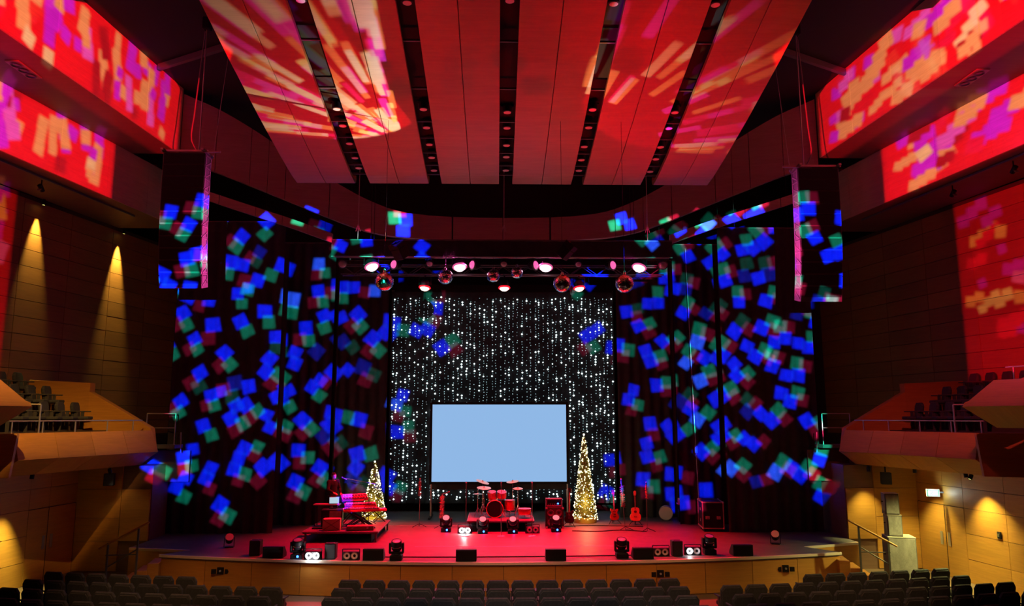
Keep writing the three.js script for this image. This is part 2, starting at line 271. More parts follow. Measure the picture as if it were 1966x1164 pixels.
// ---------------------------------------------------------------- side balconies
const seatProto = {};
function makeSeat() {
  const t = new THREE.Group(); t.name = 'auditorium_seat';
  const back = extrude([[-0.25, 0], [0.25, 0], [0.275, 0.4], [0.21, 0.5], [-0.21, 0.5], [-0.275, 0.4]], 0.05, 0.018); tr(back, 0, 0.43, 0.2, 0.16);
  part(t, 'backrest', back, M.seat[1]);
  part(t, 'back_shell', tr(extrude([[-0.23, 0], [0.23, 0], [0.25, 0.36], [0.19, 0.44], [-0.19, 0.44], [-0.25, 0.36]], 0.02, 0.006), 0, 0.45, 0.275, 0.16), M.seat[0]);
  part(t, 'seat_cushion', rbox(0.46, 0.11, 0.42, 0.04, 0, 0.42, -0.02), M.seat[2]);
  for (const s of [-1, 1]) part(t, 'armrest', [rbox(0.05, 0.04, 0.34, 0.012, s * 0.285, 0.64, 0.05), box(0.035, 0.62, 0.1, s * 0.285, 0.31, 0.14)], M.seatShell);
  part(t, 'foot', [box(0.6, 0.04, 0.1, 0, 0.02, 0.14), box(0.58, 0.04, 0.05, 0, 0.34, 0.14)], M.seatShell);
  return t;
}
const seat0 = makeSeat();
function placeSeat(x, y, z, turn, label, group) { const c = seat0.clone(); c.name = numbered('auditorium_seat'); scene.add(c); c.position.set(x, y, z); c.rotation.y = turn; c.children[0].material = pick(M.seat); return tag(c, label, 'seat', group); }
for (const s of [-1, 1]) {
  const where = s < 0 ? 'orange lit' : 'maroon lit';
  const p3 = (x, y, z) => [s * x, y, z];
  const b = thing('balcony_box', where + ' timber balcony box with slanted front beside the stage', 'balcony');
  const N = [[11.85, -26.7], [13.35, -21.4]], T = [[12.0, -26.45], [13.6, -21.55]], S = [[12.45, -26.6], [13.8, -21.0]];
  const L = (a, t) => [a[0][0] + (a[1][0] - a[0][0]) * t, a[0][1] + (a[1][1] - a[0][1]) * t];
  for (let i = 0; i < 4; i++) {
    const e = 0.0015, t0 = i / 4 + e, t1 = (i + 1) / 4 - e, n0 = L(N, t0), n1 = L(N, t1), u0 = L(T, t0), u1 = L(T, t1), s0 = L(S, t0), s1 = L(S, t1);
    part(b, 'front_panel', metreUV(hexa([p3(n0[0], 3.95, n0[1]), p3(n1[0], 3.95, n1[1]), p3(n1[0] + 0.14, 3.95, n1[1]), p3(n0[0] + 0.14, 3.95, n0[1])], [p3(u0[0], 4.68, u0[1]), p3(u1[0], 4.68, u1[1]), p3(u1[0] + 0.14, 4.68, u1[1]), p3(u0[0] + 0.14, 4.68, u0[1])])), M.wood[(i + 1) % 3]);
    part(b, 'under_panel', metreUV(hexa([p3(s0[0], 3.5, s0[1]), p3(s1[0], 3.5, s1[1]), p3(s1[0] + 0.2, 3.52, s1[1]), p3(s0[0] + 0.2, 3.52, s0[1])], [p3(n0[0], 3.945, n0[1]), p3(n1[0], 3.945, n1[1]), p3(n1[0] + 0.14, 3.945, n1[1]), p3(n0[0] + 0.14, 3.945, n0[1])])), M.wood[i % 3]);
  }
  part(b, 'soffit', metreUV(slab([p3(12.45, 0, -26.6), p3(13.8, 0, -21.0), p3(15.0, 0, -20.6), p3(14.3, 0, -26.5)].map((q) => [q[0], q[2]]), 3.5, 3.58)), M.wood[0]);
  part(b, 'deck', slab([p3(12.1, 0, -26.5), p3(13.6, 0, -21.4), p3(17.3, 0, -20.4), p3(16.6, 0, -26.5)].map((q) => [q[0], q[2]]), 3.95, 4.08), M.backing);
  for (const [x, h] of [[14.0, 0.6], [15.0, 1.15], [16.0, 1.6]]) part(b, 'tier', metreUV(slab([p3(x - 0.5, 0, -26.4), p3(x + 0.5, 0, -22.3), p3(x + 1.5, 0, -22.1), p3(x + 0.5, 0, -26.4)].map((q) => [q[0], q[2]]), 4.08, 4.08 + h)), M.backing);
  const para = (pts, z, th) => { const g = extrude(pts.map(([x, y]) => [s * x, y]), th, 0.008); g.translate(0, 0, z); return metreUV(g); };
  part(b, 'end_parapet', para([[11.98, 3.95], [12.12, 4.75], [14.3, 6.0], [14.3, 3.5], [12.5, 3.5]], -26.9, 0.32), M.wood[2], 'sloping end wall rising toward the upper tier');
  part(b, 'end_parapet', para([[14.3, 3.5], [14.3, 6.3], [16.4, 6.4], [16.4, 3.5]], -26.9, 0.32), M.wood[1]);
  part(b, 'near_end_panel', metreUV(hexa([p3(13.4, 3.5, -21.25), p3(15.2, 3.5, -20.5), p3(15.2, 3.5, -20.4), p3(13.4, 3.5, -21.15)], [p3(13.4, 4.68, -21.45), p3(15.2, 4.68, -20.6), p3(15.2, 4.68, -20.5), p3(13.4, 4.68, -21.35)])), M.wood[0]);
  const rl = thing('balcony_rail', 'thin steel safety rail along the top of the ' + where + ' balcony', 'rail');
  part(rl, 'top_rail', rod(p3(12.25, 5.02, -26.2), p3(13.75, 5.02, -21.5), 0.022), M.steel);
  for (const t of [0.08, 0.3, 0.55, 0.78, 0.98]) { const q = L([[12.25, -26.2], [13.75, -21.5]], t); part(rl, 'post', rod(p3(q[0], 4.68, q[1]), p3(q[0], 5.02, q[1]), 0.02), M.steel); }
  part(rl, 'tall_post', [rod(p3(13.45, 4.68, -22.4), p3(13.45, 5.5, -22.4), 0.025), rod(p3(13.45, 5.5, -22.4), p3(13.9, 5.5, -22.2), 0.02)], M.steel);
  for (const [x, y, z0, n] of [[13.95, 4.68, -25.85, 5], [14.95, 5.23, -25.85, 5], [15.95, 5.68, -25.85, 6]])
    for (let k = 0; k < n; k++) placeSeat(s * (x + 0.1 + 0.14 * k), y, z0 + k * 0.65, s * (Math.PI / 2 - 0.15), 'dark seat on the ' + (x < 14.5 ? 'lowest' : x < 15.5 ? 'middle' : 'highest') + ' tier of the ' + where + ' balcony', 'balcony seats, ' + where + ' side, ' + (x < 14.5 ? 'lowest' : x < 15.5 ? 'middle' : 'highest') + ' tier');
  // higher box nearer the audience
  const c = thing('balcony_box', where + ' raised timber balcony box nearer the audience, pointed end', 'balcony');
  part(c, 'front_panel', metreUV(merge([hexa([p3(12.6, 5.42, -20.6), p3(14.1, 5.42, -13.5), p3(14.25, 5.42, -13.5), p3(12.75, 5.42, -20.6)], [p3(12.95, 6.1, -19.7), p3(14.3, 6.1, -13.5), p3(14.45, 6.1, -13.5), p3(13.1, 6.1, -19.7)])])), M.wood[2]);
  part(c, 'under_panel', metreUV(hexa([p3(13.25, 4.85, -20.2), p3(14.7, 4.85, -13.5), p3(14.9, 4.87, -13.5), p3(13.45, 4.87, -20.2)], [p3(12.6, 5.415, -20.6), p3(14.1, 5.415, -13.5), p3(14.25, 5.415, -13.5), p3(12.75, 5.415, -20.6)])), M.wood[0]);
  part(c, 'end_parapet', metreUV(hexa([p3(12.62, 5.4, -20.62), p3(16.2, 5.4, -20.4), p3(16.2, 5.4, -20.15), p3(12.8, 5.4, -20.3)], [p3(12.68, 5.52, -20.62), p3(16.2, 7.0, -20.4), p3(16.2, 7.0, -20.15), p3(12.8, 5.52, -20.3)])), M.wood[1]);
  part(c, 'deck', metreUV(slab([p3(13.25, 0, -20.2), p3(14.7, 0, -13.5), p3(18.4, 0, -13.5), p3(17.2, 0, -20.2)].map((q) => [q[0], q[2]]), 4.85, 5.42)), M.maroon);
  const r2 = thing('balcony_rail', 'steel rail on top of the ' + where + ' raised balcony box', 'rail');
  part(r2, 'top_rail', rod(p3(13.1, 6.42, -19.4), p3(14.3, 6.42, -14), 0.022), M.steel);
  for (const t of [0.04, 0.14, 0.5, 0.95]) { const q = L([[13.1, -19.4], [14.3, -14]], t); part(r2, 'post', rod(p3(q[0], 6.1, q[1]), p3(q[0], 6.42, q[1]), 0.02), M.steel); }
  // narrow catwalk frame at the stage end of the balcony
  const w = thing('catwalk', 'small steel railed catwalk at the stage end of the ' + where + ' balcony', 'catwalk', [s * 12.0, 0, -27.4]);
  part(w, 'platform', box(1.1, 0.12, 0.7, 0, 4.1, 0), M.gearMid);
  part(w, 'frame', [rod([-0.5, 4.1, 0.3], [-0.5, 5.25, 0.3], 0.02), rod([0.5, 4.1, 0.3], [0.5, 5.25, 0.3], 0.02), rod([-0.5, 5.25, 0.3], [0.5, 5.25, 0.3], 0.02), rod([-0.5, 4.75, 0.3], [0.5, 4.75, 0.3], 0.015)], M.steel);
  part(w, 'post', rod([s * -0.75, 3.9, 0.3], [s * -0.72, 4.6, 0.3], 0.018), M.steel);
  part(w, 'bracket', box(1.5, 1.1, 0.06, s * -0.1, 3.4, -0.3), M.maroon);
}

// ---------------------------------------------------------------- drapes
function drapeGeo(x0, x1, y0, y1, amp, period, ph = 0, ny = 6) {
  const nx = Math.max(8, Math.round((x1 - x0) / period * 10)), p = [], idx = [], uv = [];
  for (let j = 0; j <= ny; j++) for (let i = 0; i <= nx; i++) {
    const x = x0 + (x1 - x0) * i / nx, y = y0 + (y1 - y0) * j / ny, k = 0.65 + 0.35 * (1 - j / ny);
    p.push(x, y, k * amp * (Math.sin(x / period * 6.283 + ph) + 0.35 * Math.sin(x / period * 2.7 + ph * 2 + y * 0.12))); uv.push(x, y);
  }
  for (let j = 0; j < ny; j++) for (let i = 0; i < nx; i++) { const a = j * (nx + 1) + i; idx.push(a, a + 1, a + nx + 2, a, a + nx + 2, a + nx + 1); }
  const g = new THREE.BufferGeometry(); g.setAttribute('position', new THREE.Float32BufferAttribute(p, 3)); g.setAttribute('uv', new THREE.Float32BufferAttribute(uv, 2)); g.setIndex(idx); g.computeVertexNormals(); return g;
}
function leg(x0, x1, z, y1, label, ph) {
  const t = thing('stage_leg_drape', label, 'drape', [(x0 + x1) / 2, 1.0, z]); const w = (x1 - x0) / 2;
  part(t, 'cloth', drapeGeo(-w, w, 0.02, y1 - 1.0, 0.05, 0.42, ph), M.velvet); part(t, 'batten', rod([-w, y1 - 0.98, 0], [w, y1 - 0.98, 0], 0.025), M.gearMid);
  part(t, 'suspension_cable', [rod([-w * 0.6, y1 - 0.98, 0], [-w * 0.6, 16.55, 0], 0.008, 5), rod([w * 0.6, y1 - 0.98, 0], [w * 0.6, 16.55, 0], 0.008, 5)], M.gear);
}
leg(-12.1, -8.2, -28, 12.45, 'widest black velvet leg drape on the keyboard side, beside the balcony', 0.3);
leg(-9.2, -6.68, -30, 12.1, 'black velvet leg drape behind the widest one on the keyboard side', 1.1);
leg(-7.0, -4.8, -32, 11.8, 'black velvet leg drape next to the light curtain on the keyboard side', 2.0);
leg(8.25, 11.7, -28, 12.3, 'widest black velvet leg drape on the flight case side, beside the balcony', 0.8);
leg(6.95, 9.4, -30, 12.1, 'black velvet leg drape behind the widest one on the flight case side', 1.7);
leg(4.95, 7.4, -32, 11.85, 'black velvet leg drape next to the light curtain on the flight case side', 0.1);
{ // black border above the lighting bar
  const t = thing('stage_border', 'black fabric border hung across the top of the stage opening', 'border', [0.03, 10.98, -27.3]);
  part(t, 'cloth', drapeGeo(-6.32, 6.32, 0, 0.63, 0.02, 0.6, 0, 3), M.velvet); part(t, 'batten', rod([-6.32, 0.64, 0], [6.32, 0.64, 0], 0.03), M.gearMid); part(t, 'bottom_pipe', rod([-6.3, 0.0, 0.05], [6.3, 0.0, 0.05], 0.022), M.steel);
  for (const x of [-5.35, 0.05, 5.4]) part(t, 'suspension_wire', [rod([x, 0.64, 0.05], [x, 6.58, 0.05], 0.012, 6), rod([x - 0.08, 0.95, 0.05], [x, 1.25, 0.05], 0.012, 5), rod([x + 0.08, 0.95, 0.05], [x, 1.25, 0.05], 0.012, 5)], M.steel);
}
{ // LED star curtain
  const t = thing('star_curtain', 'black backdrop curtain with hanging strands of white star lights', 'curtain', [0.08, 1.0, -34.3]);
  part(t, 'cloth', drapeGeo(-5.1, 5.1, 0.35, 9.9, 0.03, 0.5, 0.4), M.velvet); part(t, 'batten', rod([-5.1, 9.88, 0], [5.1, 9.88, 0], 0.03), M.gearMid);
  part(t, 'header_band', box(10.0, 0.34, 0.08, 0.05, 9.98, 0.08), M.gear);
  part(t, 'suspension_cable', [rod([-4, 9.88, 0], [-4, 16.55, 0], 0.008, 5), rod([4, 9.88, 0], [4, 16.55, 0], 0.008, 5)], M.gear);
  const led = [glow(0.8, 1, 1, 2.6), glow(0.6, 0.95, 1, 0.9)], n = 52;
  for (let i = 0; i < n; i++) {
    const x = -4.98 + 9.98 * i / (n - 1) + rr(-0.03, 0.03), big = [], small = [];
    const q = rr(-0.06, 0.06), side = Math.min(1, 0.55 + Math.abs(x) / 9);
    for (let y = 9.5 + q; y > 0.5; y -= 0.118) {
      const r = rnd(); if (r < 0.3) continue;
      const bigOne = rnd() < 0.3 * side + 0.05 * Math.sin(x * 3 + y), R = bigOne ? rr(0.034, 0.05) : rr(0.013, 0.023);
      const g = new THREE.OctahedronGeometry(R, 0); g.translate(x + rr(-0.02, 0.02), y + rr(-0.02, 0.02), 0.1); (bigOne ? big : small).push(g);
    }
    const m = part(t, 'light_strand', small, led[1]); m.userData.kind = 'stuff'; if (big.length) part(m, 'bright_star', big, led[0]).userData.kind = 'stuff'; part(m, 'cable', rod([x, 0.42, 0.1], [x, 9.52, 0.1], 0.002, 3), M.gear);
  }
}
{ // projection screen
  const t = thing('projection_screen', 'lit pale blue rectangular projection screen in a black frame', 'screen', [-0.06, 1.0, -32.3]);
  const w = 5.66, h = 3.2, y = 3.05;
  part(t, 'screen_surface', box(w, h, 0.02, 0, y, 0.02), std({ color: 0x000000, emissive: lin(0.275, 0.479, 0.79), emissiveIntensity: 1, roughness: 1 }), 'plain pale blue lit surface');
  part(t, 'frame', [box(w + 0.2, 0.1, 0.08, 0, y + h / 2 + 0.05, 0), box(w + 0.2, 0.1, 0.08, 0, y - h / 2 - 0.05, 0), box(0.1, h, 0.08, -w / 2 - 0.05, y, 0), box(0.1, h, 0.08, w / 2 + 0.05, y, 0), box(w, h, 0.03, 0, y, -0.03)], M.gear);
  part(t, 'skirt', drapeGeo(-w / 2, w / 2, y - h / 2 - 0.32, y - h / 2 - 0.08, 0.015, 0.3, 0, 2), M.velvet);
  for (const x of [-w / 2 - 0.02, w / 2 + 0.02]) { const l = part(t, 'leg', [rbox(0.07, y - h / 2, 0.07, 0.01, x, (y - h / 2) / 2, -0.03)], M.steel, 'pale metal leg'); part(l, 'foot', [box(0.1, 0.05, 1.4, x, 0.025, -0.03), rod([x, 0.9, -0.05], [x, 0.05, -0.65], 0.02)], M.gear); }
  const a = new THREE.RectAreaLight(lin(0.3, 0.52, 0.86), 0.22, w, h); a.name = 'screen_glow'; a.position.set(0, y, 0.05); a.rotation.y = Math.PI; t.add(a);
}

// ================================================================ ADDED PROJECTORS, THEN WASH LIGHTS
const RED = lin(1, 0.001, 0.007), PINK = lin(1, 0.12, 0.35), AMBER = lin(1, 0.6, 0.09), WARM = lin(1, 0.72, 0.45);
// An added projector whose painted slide imitates mirror-ball reflections: pr(x, y, z) gives the place on the slide whose light lands on that point.
function projector(label, pos, target, half, intensity, group, paint, standing = true, soft = 0.012) {
  const t = new THREE.Group(); t.name = numbered('added_projector'); scene.add(t); tag(t, label, 'projector', group);
  t.position.set(...pos); t.lookAt(V(...target)); t.updateMatrixWorld(true);
  const D = 0.12, tan = Math.tan(half * D2R), size = 2 * D * tan, W = 1024, cv = document.createElement('canvas'); cv.width = cv.height = W;
  const ctx = cv.getContext('2d'); ctx.fillStyle = '#000'; ctx.fillRect(0, 0, W, W);
  const pr = (x, y, z) => { const l = t.worldToLocal(V(x, y, z)); return [(1 + l.x / l.z / tan) / 2 * W, (1 - l.y / l.z / tan) / 2 * W]; };
  paint(ctx, pr, W);
  const tex = new THREE.CanvasTexture(cv); tex.colorSpace = THREE.SRGBColorSpace; tex.magFilter = THREE.LinearFilter;
  const slide = part(t, 'glass_slide', tr(new THREE.PlaneGeometry(size, size), 0, 0, D), new THREE.MeshPhysicalMaterial({ map: tex, transmission: 1, thickness: 0, roughness: 0, specularIntensity: 0, side: THREE.DoubleSide }), 'printed glass slide with coloured squares');
  const f = size / 2, b = 0.05;
  part(t, 'slide_frame', [box(2 * f + 2 * b, b, 0.008, 0, f + b / 2, D), box(2 * f + 2 * b, b, 0.008, 0, -f - b / 2, D), box(b, 2 * f, 0.008, f + b / 2, 0, D), box(b, 2 * f, 0.008, -f - b / 2, 0, D)], M.gear);
  part(t, 'housing', [rbox(2 * f + 2 * b, 2 * f + 2 * b, 0.3, 0.015, 0, 0, -0.17), box(0.01, 2 * f + 2 * b, D + 0.02, f + b, 0, D / 2), box(0.01, 2 * f + 2 * b, D + 0.02, -f - b, 0, D / 2), box(2 * f + 2 * b, 0.01, D + 0.02, 0, -f - b, D / 2), box(2 * f + 2 * b, 0.01, D + 0.02, 0, f + b, D / 2)], M.gear);
  const l = new THREE.SpotLight(0xffffff, intensity, 0, half * D2R, 0.06, 2); l.castShadow = true; l.shadow.radius = soft; l.name = 'beam'; l.position.set(0, 0, 0); l.target.position.set(0, 0, 10); t.add(l); t.add(l.target);
  if (standing) { // added tripod
    const st = thing('added_projector_stand', 'added black tripod under the ' + label.replace('black effect projector ', 'projector ').replace(' throwing red light on the wall bands of', ' lighting'), 'stand', [pos[0], 0, pos[2]]); const h = pos[1] - f - b - 0.02;
    part(st, 'pole', rod([0, 0.3, 0], [0, h, 0], 0.03), M.gear); for (const a of [0.5, 2.6, 4.7]) part(st, 'leg', rod([0, 0.9, 0], [Math.cos(a) * 0.7, 0.02, Math.sin(a) * 0.7], 0.02), M.gear);
  }
  return t;
}
const css = (r, g, b) => { const e = (c) => Math.round(255 * (c <= 0.0031308 ? c * 12.92 : 1.055 * Math.pow(Math.max(0, Math.min(1, c)), 1 / 2.4) - 0.055)); return `rgb(${e(r)},${e(g)},${e(b)})`; };
function poly(ctx, pts, fill) { ctx.fillStyle = fill; ctx.beginPath(); pts.forEach(([x, y], i) => (i ? ctx.lineTo(x, y) : ctx.moveTo(x, y))); ctx.closePath(); ctx.fill(); }
function square(ctx, P, u, v, size, ang, fill, asp = 1) {               // a facet's patch on a surface: P maps surface metres to the slide
  const c = Math.cos(ang) * size / 2, s = Math.sin(ang) * size / 2, j = () => rr(-0.06, 0.06) * size;
  poly(ctx, [[-1, -1], [1, -1], [1, 1], [-1, 1]].map(([a, b]) => P(u + (a * c - b * s) * asp + j(), v + a * s + b * c + j())), fill);
}
const BLUE = css(0.0, 0.012, 1.0), BLUE2 = css(0.02, 0.1, 1), GREEN = css(0.001, 0.14, 0.075), RED1 = css(0.11, 0.002, 0.012), DBLUE = css(0.001, 0.006, 0.22), DGREEN = css(0.0, 0.04, 0.025);
// mirror-ball patches painted on the drape slides: concentric chains of blue, green and red squares round a centre
function facetField(ctx, P, cx, cy, x0, x1, y0, y1, keep) {
  ctx.globalCompositeOperation = 'lighter';
  const list = [];
  for (let r = 0.9; r < 13; r += 1.0) {
    const n = Math.max(5, Math.round(6.283 * r / 1.1)), off = rnd() * 6.28;
    for (let k = 0; k < n; k++) {
      const a = off + k / n * 6.283 + rr(-0.14, 0.14) / r, R = r + rr(-0.16, 0.16) + 0.25 * Math.sin(a * 3), u = cx + R * Math.cos(a), v = cy + R * Math.sin(a) * 1.05;
      if (u < x0 || u > x1 || v < y0 || v > y1 || rnd() > keep(u, v)) continue;
      list.push([u, v, a + rr(-0.5, 0.5) + Math.PI / 2]);
    }
  }
  for (const [u, v, a] of list) {
    const s = rr(0.42, 0.52), d = s * rr(0.9, 1.08), g = a + rr(-0.7, 0.7), dim = rnd();
    if (rnd() < 0.8) square(ctx, P, u - Math.cos(g + 2.4) * d, v - Math.sin(g + 2.4) * d, s, a, RED1);
    if (rnd() < 0.85) square(ctx, P, u + Math.cos(g) * d, v + Math.sin(g) * d, s, a, dim < 0.15 ? DGREEN : GREEN);
    square(ctx, P, u, v, s * 1.06, a, dim < 0.12 ? DBLUE : dim > 0.9 ? BLUE2 : BLUE);
    if (rnd() < 0.35) square(ctx, P, u + Math.cos(g + 1.6) * d, v + Math.sin(g + 1.6) * d, s, a, BLUE);
  }
  ctx.globalCompositeOperation = 'source-over';
}
const drapeI = 52000;
projector('added black effect projector aimed at the drapes on the keyboard side', [-2.6, 6.7, 1.9], [-8.4, 7.2, -29], 15.5, drapeI, null, (ctx, pr) => {
  facetField(ctx, (u, v) => pr(u, v, -29), -4.4, 10.2, -13.4, -2.6, 1.5, 13.2, (u, v) => (u > -5 ? (v < 7.5 && u > -3.6 ? 0 : 0.6) : 0.97) * (v < 2.4 ? 0.45 : 1) * (v > 12 ? 0.7 : 1) * (u < -12.3 ? 0.15 : 1));
});
projector('added black effect projector aimed at the drapes on the flight case side', [2.6, 6.7, 1.9], [8.4, 7.2, -29], 15.5, drapeI, null, (ctx, pr) => {
  facetField(ctx, (u, v) => pr(u, v, -29), 4.6, 10.2, 2.9, 13.3, 1.5, 13.2, (u, v) => (u < 5 ? (v < 7.5 && u < 3.8 ? 0 : 0.6) : 0.97) * (v < 2.4 ? 0.45 : 1) * (v > 12 ? 0.7 : 1) * (u > 12.2 ? 0.35 : 1));
});
// red flood with orange and magenta squares painted on the added wall slides
const WRED = css(1, 0.002, 0.012), WRED2 = css(1, 0.004, 0.06), ORANGE = css(1, 0.36, 0.16), PEACH = css(1, 0.6, 0.36), MAG = css(0.7, 0.01, 1), MAG2 = css(0.95, 0.1, 0.8), CRIM = css(0.5, 0.001, 0.01);
function wallPaint(s, far) {
  return (ctx, pr) => {
    const quad = (f, z0, z1, y0, y1, fill) => poly(ctx, [[z0, y0], [z1, y0], [z1, y1], [z0, y1]].map(([z, y]) => pr(s * f(z), y, z)), fill);
    quad(axA, -27.4, -12, 14.6, 17.8, WRED); quad(axB, -26.6, -14, 12.9, 15.0, WRED); quad(axC, far, -16, 6.3, 12.95, CRIM);
    const field = (f, z0, z1, y0, y1, n, asp, grey) => {
      for (let k = 0; k < n; k++) {
        const z = rr(z0, z1), y = rr(y0, y1), P = (u, v) => pr(s * f(u), v, u), m = 1 + Math.floor(rnd() * 3), r = rnd(), a = rr(-0.35, 0.35), S = rr(0.32, 0.5);
        const col = r < 0.42 ? ORANGE : r < 0.5 ? PEACH : r < 0.76 ? MAG : r < 0.88 ? MAG2 : r < 0.94 ? WRED2 : CRIM;
        for (let j = 0; j < m; j++) { const zz = z + j * S * 1.05 * Math.cos(a + (s < 0 ? 1.5 : 0.4)), yy = y + j * S * 1.05 * Math.sin(a + (s < 0 ? 1.5 : 0.4)); if (yy > y0 - 0.2 && yy < y1 + 0.2 && zz > z0 && zz < z1) square(ctx, P, zz, yy, S * (s < 0 ? 1.15 : 1), a, col, asp); }
      }
    };
    field(axA, -26.6, -15, 15.1, 17.4, 68, s < 0 ? 0.9 : 1.5); field(axB, -25.8, -16, 13.1, 14.9, 42, s < 0 ? 0.9 : 1.5); field(axC, far + 0.3, -18, 7.6, 12.8, 44, 1.1);
  };
}
projector('added black effect projector throwing red light on the wall bands of the keyboard side', [4.0, 6.3, 2.2], [-13.2, 12.6, -20.5], 21, 7600, null, wallPaint(-1, -25.7));
projector('added black effect projector throwing red light on the wall bands of the exit door side', [-4.0, 6.3, 2.2], [13.6, 12.2, -20.5], 21, 7600, null, wallPaint(1, -26.7));
// ceiling patterns come from small added projectors, imitating mirror-ball reflections
const cY = (z) => 14.02 + (z + 15.15) * 0.17;
function ceilPaint(fx, fz, s, n, strong, rmin = 0.6) {
  return (ctx, pr, W) => {
    const P = (x, z) => pr(x, cY(z), z); poly(ctx, [[fx - s * 0.6, fz + 0.4], [fx + s * 0.2, fz - 0.9], [fx + s * 9, fz - 0.9], [fx + s * 9, fz + 9], [fx + s * 2.2, fz + 9]].map(([x, z]) => P(x, z)), css(0.2 * strong, 0.0004, 0.006));
    ctx.globalCompositeOperation = 'lighter';
    for (let k = 0; k < n; k++) {
      const a = Math.PI / 2 + s * rr(-0.1, 1.75), r = rr(rmin, 7.2), x = fx + s * Math.abs(Math.sin(a - Math.PI / 2)) * r, z = fz + Math.cos(a - Math.PI / 2) * r, q = rnd();
      const dx = x - fx, dz = z - fz, l = Math.hypot(dx, dz), ux = dx / l, uz = dz / l, L = rr(0.18, 0.3) + 0.1 * r, w = rr(0.05, 0.1) + 0.01 * r;
      const col = q < 0.5 ? css(0.75, 0.3, 0.09) : q < 0.62 ? css(0.8, 0.55, 0.35) : q < 0.84 ? css(0.55, 0.03, 0.8) : css(0.8, 0.01, 0.2);
      poly(ctx, [[-L, -w], [L, -w], [L, w], [-L, w]].map(([u, v]) => P(x + ux * u - uz * v, z + uz * u + ux * v)), col);
    }
    ctx.globalCompositeOperation = 'source-over';
  };
}
projector('added effect projector above the mirror ball on the keyboard side, aimed at the canopy', [-2.8, 9.6, -19.6], [-4.7, 13.6, -17.3], 42, 105, null, ceilPaint(-2.9, -20.6, -1, 185, 2.1), false, 0.05);
projector('added effect projector above the mirror ball on the flight case side, aimed at the canopy', [1.75, 9.6, -19.6], [5.3, 13.4, -17.8], 38, 95, null, ceilPaint(1.9, -21.2, 1, 60, 1.6, 3.3), false, 0.05);

// ---------------------------------------------------------------- moving head (floor) fixture
function movingHead(tilt, lensMat, led) {
  const t = new THREE.Group(); t.name = 'moving_head_light';
  part(t, 'base', [rbox(0.36, 0.15, 0.34, 0.03, 0, 0.075, 0), cyl(0.12, 0.14, 0.04, 16, 0, 0.17, 0)], M.gear);
  part(t, 'yoke', [rbox(0.42, 0.06, 0.16, 0.02, 0, 0.21, 0), rbox(0.06, 0.3, 0.16, 0.025, -0.19, 0.34, 0), rbox(0.06, 0.3, 0.16, 0.025, 0.19, 0.34, 0)], M.gear);
  const h = part(t, 'head', lathe([[0.001, -0.18], [0.1, -0.17], [0.15, -0.08], [0.155, 0.1], [0.145, 0.155], [0.12, 0.16]], 20, 0, 0.4, 0, tilt), M.gear);
  part(h, 'lens', lathe([[0.125, 0.15], [0.08, 0.165], [0.001, 0.17]], 20, 0, 0.4, 0, tilt), lensMat, 'round multi-cell lens');
  part(h, 'band', torus(0.157, 0.008, 0, 0.4, 0, tilt + Math.PI / 2, 0, 0, 20), M.chrome);
  if (led) part(t, 'status_light', ball(0.035, 0.04, 0.09, 0.17, 10), glow(0.02, 0.12, 1, 9), 'small blue status light');
  return t;
}
function put(proto, pos, turn, label, category, group) { const c = proto.clone(); c.name = numbered(proto.name); scene.add(c); c.position.set(...pos); c.rotation.y = turn; return tag(c, label, category, group); }
const mhFront = movingHead(0.35, M.lens, false), mhLed = movingHead(0.35, M.lens, true), mhMid = movingHead(0.75, glow(1, 0.25, 0.28, 0.9), true);
for (const [x, z] of [[-3.09, -22.95], [3.56, -23.15], [6.33, -23.7]]) put(mhFront, [x, 1, z], 0, 'black moving head light on the stage edge, lens turned up', 'stage light', 'moving heads on the stage edge');
put(mhLed, [-6.03, 1, -23.2], 0, 'black moving head light on the stage edge with a blue status light', 'stage light');
for (const [x, z, l] of [[-2.0, -28.35, 'black moving head light with blue light beside the tinsel microphone stands'], [-0.66, -27.95, 'black moving head light in front of the drum riser, bass drum side'], [0.42, -27.95, 'black moving head light in front of the drum riser, red floor drum side'], [2.0, -28.3, 'black moving head light in front of the bass amplifier']]) put(mhMid, [x, 1, z], 0, l, 'stage light');
// ---------------------------------------------------------------- two-lamp blinders
function blinder(a, b) {
  const t = new THREE.Group(); t.name = 'blinder_light';
  part(t, 'body', [rbox(0.46, 0.21, 0.12, 0.015, 0, 0.125, -0.04), box(0.5, 0.02, 0.16, 0, 0.01, -0.04)], M.gear);
  [[-0.11, a], [0.11, b]].forEach(([x, on]) => { part(t, 'lamp', lathe([[0.001, 0.0], [0.05, 0.012], [0.088, 0.03], [0.096, 0.04]], 18, x, 0.125, 0.01, Math.PI / 2), on ? glow(1, 1, 1, 5) : M.paleLens, on ? 'lit white lamp' : 'unlit pale lamp'); part(t, 'rim', torus(0.098, 0.01, x, 0.125, 0.04, 0, 0, 0, 18), M.gearMid); });
  part(t, 'bracket', [box(0.02, 0.3, 0.04, -0.25, 0.15, -0.04), box(0.02, 0.3, 0.04, 0.25, 0.15, -0.04), box(0.5, 0.02, 0.04, 0, 0.3, -0.06)], M.gear);
  if (a) point(t, [b ? 0 : -0.13, 0.125, b ? 0.16 : 0.1], 0xffffff, b ? 1.8 : 0.35, 2);
  return t;
}
put(blinder(1, 1), [-5.54, 1, -23.0], 0, 'two-lamp blinder with both lamps lit white at the stage edge', 'stage light');
put(blinder(0, 0), [-4.42, 1, -22.95], 0, 'unlit two-lamp blinder at the stage edge next to the keyboard riser', 'stage light');
put(blinder(0, 0), [4.79, 1, -23.4], 0, 'unlit two-lamp blinder at the stage edge between wedge monitor and black box', 'stage light');
put(blinder(1, 0), [5.79, 1, -23.55], 0, 'two-lamp blinder with one lamp lit at the stage edge', 'stage light');
